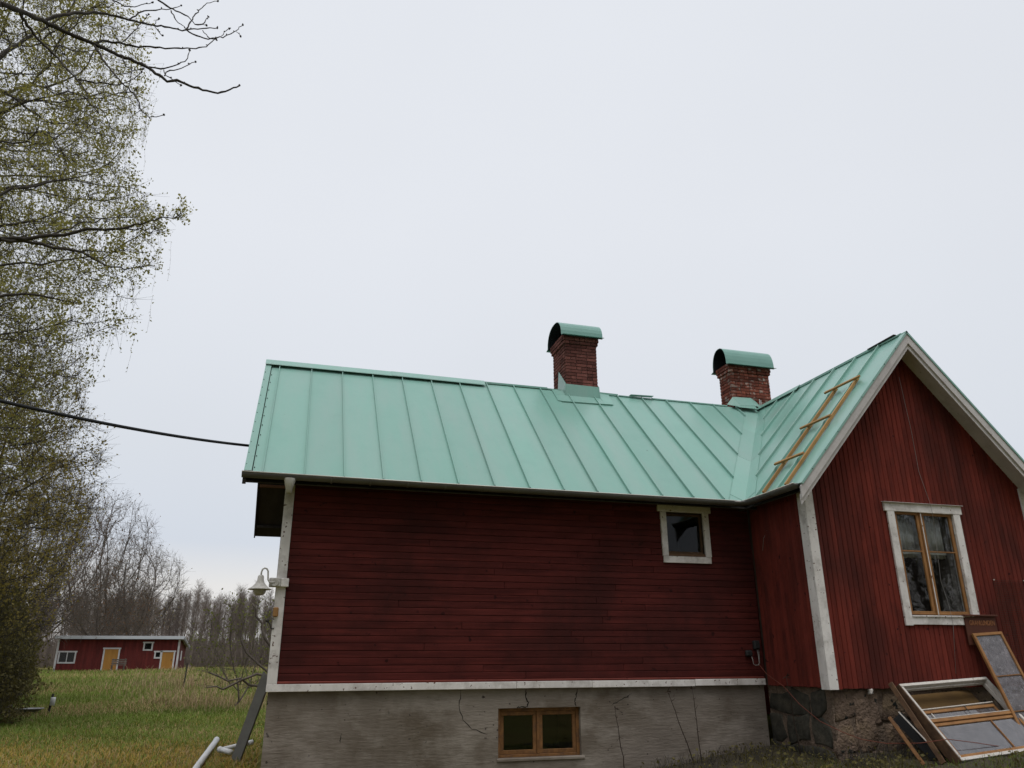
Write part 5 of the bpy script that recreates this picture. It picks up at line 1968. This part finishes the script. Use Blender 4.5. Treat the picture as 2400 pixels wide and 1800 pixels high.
gL = 'bare trees behind the shed'
t4 = bare_tree(41, [((0.3, 0, 8.0), (4.6, 4, 5.6), 1100), ((0, 0, 4.5), (4.2, 3.6, 2.8), 420)], 1.6, .015, 5, 1.0, leafm='leaf_rust', leafn=.16, lsize=.10)
tA = place((-17.0, 67, float(gz(-17.0, 67))), 'bare_tree', 'big bare many-stemmed tree rising over the left end of the shed', 'tree', t4, gL)
copy_tree(tA, (-20.5, 73, float(gz(-19, 66))), 2.2, 1.25, 'bare tree furthest left above the shed', gL)
copy_tree(tA, (-15.4, 79, float(gz(-14, 77))), 4.1, 1.12, 'bare tree just behind the shed roof, beside the big one', gL)
t5 = bare_tree(43, [((0, 0, 7.2), (4.6, 4.4, 4.9), 1200)], 2.6, .015, 5, .9, leafm='leaf_olive', leafn=.10, lsize=.09)
tB = place((-13.6, 86, float(gz(-13.6, 86))), 'bare_tree', 'rounded bare tree standing behind the middle of the shed', 'tree', t5, gL)
copy_tree(tB, (-17.6, 92, float(gz(-17.6, 92))), 1.3, .9, 'distant bare tree left of the rounded one', gL)
copy_tree(tB, (33.0, 36.0, float(gz(33, 36)) - .2), 0.4, .93, 'tree top showing beyond the right gable edge', gL)
# trees across the yard, behind the photographer, mirrored in the panes
copy_tree(tB, (24, -4, -1.6), 0.9, 1.0, 'bare tree across the yard behind the viewer', 'trees across the yard')
copy_tree(tA, (31, -9, -1.6), 2.0, 1.0, 'many-stemmed tree across the yard behind the viewer', 'trees across the yard')

for (x_, y_, rz, s) in ((-13, -9, .3, 1.45), (-6, -13, 1.4, 1.6), (1, -14.5, 2.9, 1.5), (8, -14, 4.0, 1.65), (-18, 0, 2.2, 1.5), (3.5, -21, .9, 1.9), (-9, -20, 3.3, 1.8)  , (-10, -7, 2.5, 1.45), (-3, -8.5, 4.6, 1.5), (4.5, -8.5, .2, 1.5), (11.5, -8.5, 1.8, 1.45), (-16, -14, 5.6, 1.7)):  # unseen leafy row, added to cut low sky light on the house walls
    copy_tree(maple, (x_, y_, -1.6), rz, s, 'unseen leafing tree added behind the viewer to shade the walls', 'trees across the yard')
# rust coloured budding shrub by the shed
t6 = bare_tree(47, [((0, 0, 3.2), (3.0, 2.6, 2.8), 420)], .8, .009, 4, .7, step=.35, kill=.5, infl=3, leafm='leaf_rust', leafn=.35, lsize=.08)
place((-12.4, 73.5 + 4, float(gz(-13.6, 77))), 'budding_shrub', 'rust tinged budding shrub behind the shed roof', 'shrub', t6)

# ---- shrub and twisted apple branches beside the house corner
t7 = bare_tree(53, [((0, 0, 2.0), (1.9, 1.6, 1.7), 420)], .5, .007, 4, .45, step=.25, kill=.38, infl=2.4, leafm='leaf_shrub', leafn=.6, lsize=.065)
place((-1.15, 30.0, float(gz(-1.15, 30))), 'green_shrub', 'loose green shrub in the reeds left of the house corner', 'shrub', t7)
ap = thing('apple_tree', 'crooked bare apple branches reaching out from behind the house corner', 'tree', (1.2, 22.5, -1.6))
rg = np.random.default_rng(57)
lims = [[(1.2, 22.5, -1.7), (1.15, 22.5, -.9), (.9, 22.4, -.3), (.35, 22.3, .05), (-.15, 22.2, .35), (-.45, 22.2, .75), (-.55, 22.2, 1.15), (-.75, 22.2, 1.45)],
        [(1.15, 22.5, -.9), (.7, 22.3, -.55), (.1, 22.2, -.35), (-.35, 22.1, -.1), (-.8, 22.1, .25), (-.95, 22.1, .8), (-.85, 22.1, 1.1)],
        [(.7, 22.3, -.55), (0, 22.2, -.62), (-.6, 22.1, -.5), (-1.1, 22.1, -.42), (-1.6, 22.0, -.25)],
        [(.1, 22.2, -.35), (-.5, 22.0, -.35), (-1.2, 21.9, -.62), (-1.6, 21.9, -.6)]]
for i, L in enumerate(lims):
    L2 = []
    for k in range(len(L) - 1):
        for t in (0, .5):
            L2.append(tuple(np.array(L[k]) * (1 - t) + np.array(L[k + 1]) * t + rg.normal(0, .035, 3) * (k > 0)))
    L2.append(L[-1])
    n_ = len(L2)
    tube('limb', L2, [(.06 if i == 0 else .035) * (1 - .75 * k / (n_ - 1)) + .006 for k in range(n_)], 'bark_grey', ap, 6)
    Q = np.array(L2[n_ // 2:])
    Q = np.repeat(Q, 4, 0)
    d = rg.normal(0, .2, Q.shape) + np.array((-.1, 0, .12))
    Vc, Fc = cones(Q, Q + d, np.full(len(Q), .005))
    o = big('twigs', Vc, Fc, 'bark_grey', ap)
    o.location = -Vector(WLOC[ap.name])
    o['kind'] = 'stuff'

# ---- near bare branches reaching in at the top left
near = thing('ash_tree', 'nearby bare branches with fat buds reaching in at top left', 'tree', (-6.2, 7.2, -1.6))
BR = [
 [(-3.69,8.10,7.05),(-3.58,8.33,7.20),(-3.40,8.56,7.32),(-3.22,8.70,7.34),(-2.89,8.76,7.29),(-2.54,8.70,7.13),(-2.29,8.65,7.03),(-2.18,8.61,6.95),(-2.01,8.55,6.81),(-1.94,8.53,6.74),(-1.84,8.57,6.82),(-1.69,8.57,6.77),(-1.54,8.61,6.77),(-1.37,8.68,6.82),(-1.24,8.73,6.95),(-1.14,8.78,7.08)],
 [(-3.40,8.56,7.32),(-3.31,8.61,7.48),(-3.15,8.71,7.67),(-2.96,8.83,7.84),(-2.78,8.92,7.93),(-2.62,8.97,7.95),(-2.35,9.02,7.99),(-2.10,9.03,8.01),(-1.94,9.05,8.05),(-1.75,9.07,8.14),(-1.57,9.10,8.23)],
 [(-1.94,9.05,8.05),(-1.80,9.01,7.95),(-1.64,8.98,7.90),(-1.55,8.99,7.95),(-1.43,9.04,8.08),(-1.32,9.10,8.25),(-1.26,9.17,8.43)],
 [(-2.89,8.76,7.29),(-2.82,8.80,7.40),(-2.66,8.83,7.44),(-2.46,8.82,7.42),(-2.22,8.84,7.48),(-1.95,8.85,7.55),(-1.75,8.87,7.61),(-1.63,8.90,7.70),(-1.58,8.95,7.85),(-1.55,8.99,7.95)],
 [(-2.25,8.62,6.97),(-2.02,8.64,7.02),(-1.90,8.68,7.14),(-1.81,8.75,7.31),(-1.81,8.84,7.54)],
 [(-1.99,8.57,6.85),(-1.99,8.60,6.93),(-1.87,8.65,7.05),(-1.79,8.68,7.15),(-1.70,8.74,7.29)],
 [(-2.53,8.70,7.13),(-2.45,8.61,6.92),(-2.35,8.57,6.84),(-2.25,8.59,6.91)],
 [(-2.89,8.76,7.29),(-2.73,8.65,6.99),(-2.58,8.55,6.77),(-2.40,8.44,6.53),(-2.24,8.38,6.37),(-2.18,8.35,6.27),(-2.11,8.34,6.11),(-2.03,8.38,6.07),(-1.96,8.42,6.12),(-1.89,8.45,6.19)],
 [(-3.58,8.33,7.19),(-3.48,8.55,7.10),(-3.20,8.59,6.86),(-2.87,8.42,6.45),(-2.71,8.30,6.22),(-2.62,8.21,5.99),(-2.51,8.18,5.88)],
 [(-2.62,8.97,7.96),(-2.55,9.02,8.14),(-2.42,9.08,8.28),(-2.21,9.15,8.43),(-2.09,9.20,8.58)],
 [(-2.40,9.10,8.53),(-2.21,9.15,8.45),(-2.14,9.16,8.43),(-1.97,9.15,8.37),(-1.86,9.11,8.22),(-1.71,9.11,8.24)],
 [(-1.86,9.11,8.22),(-1.77,9.13,8.27),(-1.72,9.19,8.47)],
 [(-2.19,9.14,8.40),(-2.10,9.10,8.22),(-1.94,9.05,8.05)],
 [(-1.94,9.06,8.08),(-1.91,9.16,8.38),(-1.79,9.29,8.80),(-1.66,9.33,8.91)],
 [(-2.84,8.87,8.13),(-2.71,8.96,8.15),(-2.60,9.01,8.22),(-2.42,9.09,8.43)],
 [(-2.60,8.84,7.48),(-2.49,8.99,7.94),(-2.43,9.05,8.18)],
 [(-2.87,8.42,6.45),(-2.71,8.40,6.44),(-2.48,8.40,6.45),(-2.39,8.44,6.53),(-2.30,8.50,6.67),(-2.25,8.57,6.85)],
 [(-2.33,9.02,8.00),(-2.33,9.05,8.11),(-2.30,9.07,8.16)],
 [(-2.32,9.02,7.97),(-2.26,8.99,7.88),(-2.19,8.96,7.80)],
 [(-2.02,8.61,6.97),(-1.98,8.57,6.86),(-1.87,8.55,6.79),(-1.78,8.55,6.74)],
 [(-2.37,8.41,6.46),(-2.32,8.37,6.35),(-2.24,8.38,6.38),(-2.23,8.41,6.45)],
 [(-1.74,9.06,8.10),(-1.65,9.00,7.95),(-1.54,8.99,7.93)],
 [(-3.40,8.56,7.32),(-3.33,8.64,7.20),(-3.23,8.64,7.04),(-3.14,8.62,6.94)],
 [(-1.32,9.08,8.21),(-1.25,9.04,8.11)],
 [(-1.49,9.03,8.04),(-1.47,9.06,8.14),(-1.42,9.11,8.27)],
]
trk = [(-6.2, 7.2, -1.8), (-6.15, 7.25, .5), (-6.0, 7.3, 2.6), (-5.6, 7.45, 4.4), (-4.9, 7.7, 5.9), (-4.1, 7.95, 6.75), (-3.69, 8.10, 7.05)]
tube('trunk', trk, [.26, .22, .19, .14, .09, .055, .034], 'bark', near, 10)
tube('trunk', [(-6.0, 7.3, 2.6), (-6.3, 7.5, 4.6), (-6.2, 7.9, 6.8), (-5.4, 8.4, 8.6), (-4.0, 8.8, 9.2), (-2.9, 8.95, 8.9), (-2.40, 9.10, 8.53)], [.17, .14, .11, .08, .055, .03, .016], 'bark', near, 8)
r0s = [.033, .021, .011, .017, .011, .008, .009, .015, .017, .011, .013, .008, .009, .010, .009, .008, .011, .005, .005, .006, .006, .006, .009, .004, .005]
rg = np.random.default_rng(61)
for L, r0_ in zip(BR, r0s):
    P_ = [np.array(L[0])]
    n_ = len(L)
    for k in range(n_ - 1):
        a, b = np.array(L[k]), np.array(L[k + 1])
        m_ = max(2, int(np.linalg.norm(b - a) / .05))
        for t in range(1, m_ + 1):
            P_.append(a + (b - a) * t / m_ + (rg.normal(0, .006, 3) if t < m_ else 0))
    n_ = len(P_)
    e_ = max(.0042, r0_ * .28)
    rr = [(r0_ + (e_ - r0_) * k / (n_ - 1)) * (1.22 if k % 5 == 3 else 1) for k in range(n_)]
    tube('limb', [tuple(p) for p in P_], rr, 'bark', near, 6)
    V, F = [], []
    spots_ = [(P_[-1], .016)] + [(P_[int(k)], .0095) for k in rg.integers(n_ // 2, n_, max(2, n_ // 9))]
    for p, s in spots_:
        d = rg.normal(0, 1, 3)
        d[2] += .8
        d /= np.linalg.norm(d)
        p0 = np.array(p) + (d * .012 if s < .012 else 0)
        v, f = tube_arrays([p0 - d * s * .8, p0 - d * s * .3, p0 + d * s * .6, p0 + d * s * 1.5], [.004, s * .85, s * .8, .002], 6)
        o_ = len(V)
        V += v
        F += [tuple(o_ + i for i in q_) for q_ in f]
    bo = obj('buds', V, F, 'bark', near, True)
    bo['kind'] = 'stuff'

# ---- two leafing boughs reaching past the birch
bough = thing('linden_tree', 'leafing boughs with small leaf tufts poking out past the birch crown', 'tree', (-9.4, 15.6, -1.6))
rg = np.random.default_rng(67)
q_ = .62
LB = [([(-9.4, 15.6, -1.8), (-9.35, 15.6, 1.5), (-9.2, 15.6, 4.5), (-8.6, 15.6, 6.4), (-7.4, 15.6, 7.5), (-9.69 * q_, 25.2 * q_, 12.73 * q_)], .24, .055),
      ([(-9.69 * q_, 25.2 * q_, 12.73 * q_), (-8.25 * q_, 25 * q_, 13.0 * q_), (-6.87 * q_, 24.8 * q_, 13.33 * q_), (-6.08 * q_, 24.6 * q_, 13.37 * q_), (-5.4 * q_, 24.5 * q_, 13.67 * q_), (-4.89 * q_, 24.4 * q_, 13.82 * q_), (-4.44 * q_, 24.4 * q_, 13.96 * q_)], .045, .007),
      ([(-6.08 * q_, 24.6 * q_, 13.37 * q_), (-5.55 * q_, 24.5 * q_, 13.33 * q_), (-4.96 * q_, 24.5 * q_, 13.34 * q_)], .018, .006),
      ([(-9.69 * q_, 25.2 * q_, 12.73 * q_), (-8.5 * q_, 25.3 * q_, 12.74 * q_), (-7.31 * q_, 25.1 * q_, 12.58 * q_), (-6.43 * q_, 24.9 * q_, 12.06 * q_), (-5.78 * q_, 24.8 * q_, 12.03 * q_), (-5.17 * q_, 24.8 * q_, 12.27 * q_)], .04, .007),
      ([(-7.31 * q_, 25.1 * q_, 12.58 * q_), (-6.6 * q_, 25 * q_, 12.65 * q_), (-6.01 * q_, 24.9 * q_, 12.7 * q_)], .016, .006),
      ([(-8.25 * q_, 25 * q_, 13.0 * q_), (-7.6 * q_, 25.2 * q_, 13.6 * q_), (-6.7 * q_, 25.3 * q_, 14.1 * q_), (-5.9 * q_, 25.3 * q_, 14.3 * q_)], .022, .006),
      ([(-9.2, 15.6, 4.5), (-8.4, 16.0, 5.4), (-6.9, 16.2, 6.6), (-5.6, 16.3, 7.1), (-4.6, 16.3, 7.0)], .07, .01),
      ([(-8.6, 15.6, 6.4), (-7.6, 16.2, 8.2), (-6.4, 16.6, 9.6), (-5.0, 16.8, 10.4)], .07, .01)]
tipsP = []
for P_, ra, rb_ in LB:
    Q = []
    for k in range(len(P_) - 1):
        for t in (0, .25, .5, .75):
            Q.append(tuple(np.array(P_[k]) * (1 - t) + np.array(P_[k + 1]) * t + (rg.normal(0, .022, 3) if k + t > 0 else 0)))
    Q.append(P_[-1])
    n_ = len(Q)
    tube('limb' if ra < .2 else 'trunk', Q, [ra + (rb_ - ra) * k / (n_ - 1) for k in range(n_)], 'bark', bough, 8 if ra > .05 else 5)
    if ra < .2:
        tipsP += Q[n_ // 3:]
        tipsP += Q[-3:] * 2
tp = np.repeat(np.array(tipsP), 4, 0)
te = tp + rg.normal(0, .13, tp.shape) + np.array((.05, 0, .10))
Vt, Ft = cones(tp, te, np.full(len(tp), .004))
lq = te[rg.random(len(te)) < .5]
lq = np.repeat(lq, 7, 0) + rg.normal(0, .05, (len(lq) * 7, 3))
Vl, Fl = leaves(lq, .045, rg, 1.4)
for nm_, V_, F_, m_ in (('twigs', Vt, Ft, 'bark'), ('crown', Vl, Fl, 'leaf_birch')):
    o = big(nm_, V_, F_, m_, bough)
    o.location = -Vector(WLOC[bough.name])
    o['kind'] = 'stuff'

# ---- the wood beyond the field
FOR = []
for sd in range(5):
    rg = np.random.default_rng(70 + sd)
    h = 10.2 + sd * .35
    n_ = 14
    tx_ = np.cumsum(rg.normal(0, .05, n_))
    ty_ = np.cumsum(rg.normal(0, .05, n_))
    zz = np.linspace(-.3, h, n_)
    Vt, Ft = tube_arrays([(tx_[k], ty_[k], zz[k]) for k in range(n_)], [.115 * (1 - .84 * k / (n_ - 1)) for k in range(n_)], 5)
    Ft = np.array([f for f in Ft if len(f) == 4])
    m_ = 90
    t = np.sort(rg.uniform(.35, .995, m_) ** .8)
    A = np.stack([np.interp(t * h, zz, tx_), np.interp(t * h, zz, ty_), t * h], 1)
    an = rg.uniform(0, 6.28, m_)
    L = (1.1 * (1.08 - t) + .85) * rg.uniform(.6, 1.2, m_)
    B = A + np.stack([np.cos(an) * L * .75, np.sin(an) * L * .75, L * rg.uniform(.5, 1.1, m_)], 1)
    A2 = np.repeat(A + (B - A) * .3, 5, 0) + np.repeat(B - A, 5, 0) * rg.uniform(0, .6, (5 * m_, 1))
    B2 = A2 + rg.normal(0, .28, A2.shape) + np.array((0, 0, .3))
    low = ellipsoid((0, 0, 1.2), (.8, .8, 1.4), 40, rg)
    FOR.append(join([(np.array(Vt), Ft), cones(A, B, np.full(m_, .018)), cones(A2, B2, np.full(len(A2), .0075)), cones(low, low + rg.normal(0, .3, low.shape) + np.array((0, 0, .5)), np.full(40, .014))]))
fm = []
for k, (V, F) in enumerate(FOR):
    o = big('forest_tree', V, F, 'bark_hazed')
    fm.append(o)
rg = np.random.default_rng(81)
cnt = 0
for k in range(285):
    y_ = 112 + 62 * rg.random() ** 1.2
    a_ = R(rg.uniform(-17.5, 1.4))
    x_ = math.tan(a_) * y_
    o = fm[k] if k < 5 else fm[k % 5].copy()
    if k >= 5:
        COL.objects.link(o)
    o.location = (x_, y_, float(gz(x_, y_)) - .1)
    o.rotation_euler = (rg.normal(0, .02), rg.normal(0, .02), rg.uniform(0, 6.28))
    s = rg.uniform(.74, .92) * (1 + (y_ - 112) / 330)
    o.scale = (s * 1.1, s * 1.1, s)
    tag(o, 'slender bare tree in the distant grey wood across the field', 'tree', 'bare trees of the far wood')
# undergrowth of the wood
rg = np.random.default_rng(83)
n_ = 26000
y_ = rg.uniform(112, 190, n_)
x_ = np.tan(np.radians(rg.uniform(-19, 2, n_))) * y_
zz = gz(x_, y_)
h = rg.uniform(.6, 4.2, n_)
A = np.stack([x_, y_, zz + rg.uniform(0, 1, n_) * 1.2], 1)
B = A + np.stack([rg.normal(0, .35, n_), rg.normal(0, .35, n_), h], 1)
V, F = cones(A, B, np.full(n_, .028))
o = big('undergrowth', V, F, 'bark_hazed')
tag(o, 'brown tangle of brush under the far wood', 'undergrowth', kind='stuff')

# the wood goes on round the field, out of the picture
rg = np.random.default_rng(85)
nt_ = 900
ya = 105 + 75 * rg.random(nt_)
aa = np.radians(np.where(rg.random(nt_) < .25, rg.uniform(-60, -17, nt_), rg.uniform(1, 72, nt_)))
bx = np.sin(aa) * ya
by = np.cos(aa) * ya
bz = gz(bx, by)
hh = rg.uniform(8, 12.5, nt_)
A = np.stack([bx, by, bz - .2], 1)
B = A + np.stack([rg.normal(0, .3, nt_), rg.normal(0, .3, nt_), hh], 1)
t_ = rg.uniform(.3, 1, (nt_, 40, 1))
C = (A[:, None] + (B - A)[:, None] * t_).reshape(-1, 3)
D = C + np.stack([rg.normal(0, .6, len(C)), rg.normal(0, .6, len(C)), rg.uniform(.4, 1.7, len(C))], 1)
low = np.repeat(A, 14, 0) + rg.normal(0, 1.6, (nt_ * 14, 3)) * np.array((1, 1, .15))
V, F = join([cones(A, B, np.full(nt_, .12)), cones(C, D, np.full(len(C), .02)), cones(low, low + np.stack([rg.normal(0, .4, len(low)), rg.normal(0, .4, len(low)), rg.uniform(.8, 3.6, len(low))], 1), np.full(len(low), .03))])
o = big('far_wood', V, F, 'bark_hazed')
tag(o, 'grey bare wood continuing round the far edge of the field', 'wood', kind='stuff')

# ---- grass
def blades(n, ys, ang, size, lean, wid, seed, cond=None):
    rg = np.random.default_rng(seed)
    u = rg.random(n)
    y_ = 1.0 / (1 / ys[0] + u * (1 / ys[1] - 1 / ys[0]))
    a = np.radians(rg.uniform(ang[0], ang[1], n))
    x_ = np.tan(a) * y_
    if cond is not None:
        k = cond(x_, y_, rg)
        x_, y_ = x_[k], y_[k]
    n = len(x_)
    z_ = gz(x_, y_)
    grow = 1 + np.maximum(0, y_ - 18) / 45
    L = size * rg.uniform(.5, 1.3, n) * np.minimum(grow, 1.7)
    th = rg.uniform(0, 6.28, n)
    le = lean * rg.uniform(.3, 1.3, n)
    dx, dy = np.cos(th), np.sin(th)
    wv = wid * grow * rg.uniform(.7, 1.3, n)
    P0 = np.stack([x_, y_, z_ - .01], 1)
    px = np.stack([-dy, dx, np.zeros(n)], 1) * wv[:, None]
    P1 = P0 + np.stack([dx * L * le * .35, dy * L * le * .35, L * .6], 1)
    P2 = P0 + np.stack([dx * L * le, dy * L * le, L * (1 - .25 * le)], 1)
    V = np.stack([P0 - px, P0 + px, P1 + px * .8, P1 - px * .8, P2 + px * .15, P2 - px * .15], 1).reshape(-1, 3)
    b = np.arange(n)[:, None] * 6
    F = np.concatenate([b + np.array([[0, 1, 2, 3]]), b + np.array([[3, 2, 4, 5]])])
    return V, F


def nse(x, y, s, ph=0):
    return (np.sin(x * s + 1.7 * np.sin(y * s * .7 + ph)) * np.cos(y * s * .8 + ph + 1.3 * np.sin(x * s * .6)) + 1) / 2


WED = (-20, .3)
V, F = blades(70000, (10.5, 27), WED, .075, .9, .006, 91, lambda x, y, r_: (r_.random(len(x)) < .25 + .75 * (1 - smooth(17, 25, y))) & (x < -.15 + 0 * y))
o = big('moss_lawn', V, F, 'moss')
tag(o, 'short yellowish mossy lawn beside the house', 'lawn', kind='stuff')
V, F = blades(150000, (12, 78), WED, .12, .9, .0075, 92, lambda x, y, r_: (r_.random(len(x)) < (.12 + .85 * smooth(16, 23, y)) * (.45 + .55 * nse(x, y, .45, .5))) & (x < -.15 + np.maximum(0, y - 17) * .3))
o = big('green_grass', V, F, 'grass_green')
tag(o, 'fresh green grass of the field', 'grass', kind='stuff')
V, F = blades(70000, (14, 78), WED, .14, 1.4, .006, 93, lambda x, y, r_: (r_.random(len(x)) < (.10 + .9 * smooth(.50, .8, nse(x, y, .33, 2.1)) * smooth(16, 22, y))) & (x < -.15 + np.maximum(0, y - 17) * .3))
o = big('dry_grass', V, F, 'grass_dry')
tag(o, 'dry straw coloured grass tufts in the field', 'grass', kind='stuff')
V, F = blades(10500, (28, 66), (-11.5, 1.5), .30, .6, .007, 94, lambda x, y, r_: nse(x, y, .30, .3) * .55 + nse(x, y, .85, 1.1) * .3 + r_.random(len(x)) * .55 + np.clip((x + .125 * y) * .13, -.6, .10) > .84)
o = big('dry_reeds', V, F, 'reed')
tag(o, 'pale dry reeds and straw near the house corner', 'reeds', kind='stuff')
# grass at the foot of the wing wall and the debris
rg = np.random.default_rng(95)
n_ = 9000
x_ = rg.uniform(4.2, 12.6, n_)
y_ = rg.uniform(8.2, 11.95, n_)
k_ = ~((x_ > 7.9) & (y_ > 10.35)) & ((y_ < 9.5) | (rg.random(n_) < .35))
x_, y_ = x_[k_], y_[k_]
z_ = gz(x_, y_)
P0 = np.stack([x_, y_, z_ - .01], 1)
P1 = P0 + np.stack([rg.normal(0, .04, len(x_)), rg.normal(0, .04, len(x_)), rg.uniform(.03, .10, len(x_))], 1)
V, F = cones(P0, P1, np.full(len(x_), .0045))
o = big('yard_grass', V, F, 'grass_green')
tag(o, 'thin grass growing along the foot of the wing', 'grass', kind='stuff')
n_ = 700
x_ = rg.uniform(5.6, 9.0, n_)
y_ = np.where(x_ < 7.8, rg.uniform(11.2, 11.9, n_), rg.uniform(9.9, 10.3, n_))
P0 = np.stack([x_, y_, gz(x_, y_)], 1)
P1 = P0 + np.stack([rg.normal(0, .09, n_), rg.normal(0, .05, n_), rg.uniform(.05, .28, n_)], 1)
V, F = cones(P0, P1, np.full(n_, .004))
o = big('dead_weeds', V, F, 'bark')
tag(o, 'brown dead weeds in the corner by the wing foundation', 'weeds', kind='stuff')
# bare weedy soil along the walls
rg = np.random.default_rng(97)
xs2 = np.linspace(4.3, 13.2, 66)
ys2 = np.linspace(7.2, 12.08, 36)
SX, SY_ = np.meshgrid(xs2, ys2)
bank = (.02 + .06 * smooth(5.4, 7.6, SX)) * smooth(10.6, 12.05, SY_) * (SX < 8.2) + .05 * smooth(9.6, 10.4, SY_) * (SX >= 8.2)
SZ = gz(SX, SY_) + .022 + bank + .022 * np.sin(SX * 5.1 + 2 * np.sin(SY_ * 3.3)) * np.cos(SY_ * 4.7 + SX * 1.3) + rg.normal(0, .006, SX.shape)
edge = np.minimum(smooth(4.3, 5.4, SX), smooth(7.2, 7.8, SY_))
SZ -= .12 * (1 - edge)
ii = np.arange(SX.size).reshape(SX.shape)
F = np.stack([ii[:-1, :-1], ii[:-1, 1:], ii[1:, 1:], ii[1:, :-1]], -1).reshape(-1, 4)
so_ = big('soil', np.stack([SX, SY_, SZ], -1).reshape(-1, 3), F, 'soil', smooth=True)
tag(so_, 'dark weedy soil banked against the foundation', 'soil', kind='structure')
n_ = 5200
x_ = rg.uniform(4.8, 12.8, n_)
y_ = rg.uniform(8.3, 12.0, n_)
k_ = ~((x_ > 7.85) & (y_ > 10.38)) & (nse(x_, y_, 2.3, .4) + rg.random(n_) * .8 > .8) & (x_ > 5.2 + rg.random(n_) * 1.8) & ~((x_ > 8.7) & (y_ > 8.75))
x_, y_ = x_[k_], y_[k_]
P0 = np.stack([x_, y_, gz(x_, y_) + .0], 1)
h_ = rg.uniform(.05, .17, len(x_))
P1 = P0 + np.stack([rg.normal(0, .06, len(x_)), rg.normal(0, .05, len(x_)), h_ + .05], 1)
V, F = cones(P0, P1, np.full(len(x_), .0042))
Lw = leaves(P1, .035, rg, 1.5)
V, F = join([(V, F), Lw])
o = big('low_weeds', V, F, 'leaf_dark')
tag(o, 'low dull weeds on the soil by the wing', 'weeds', kind='stuff')
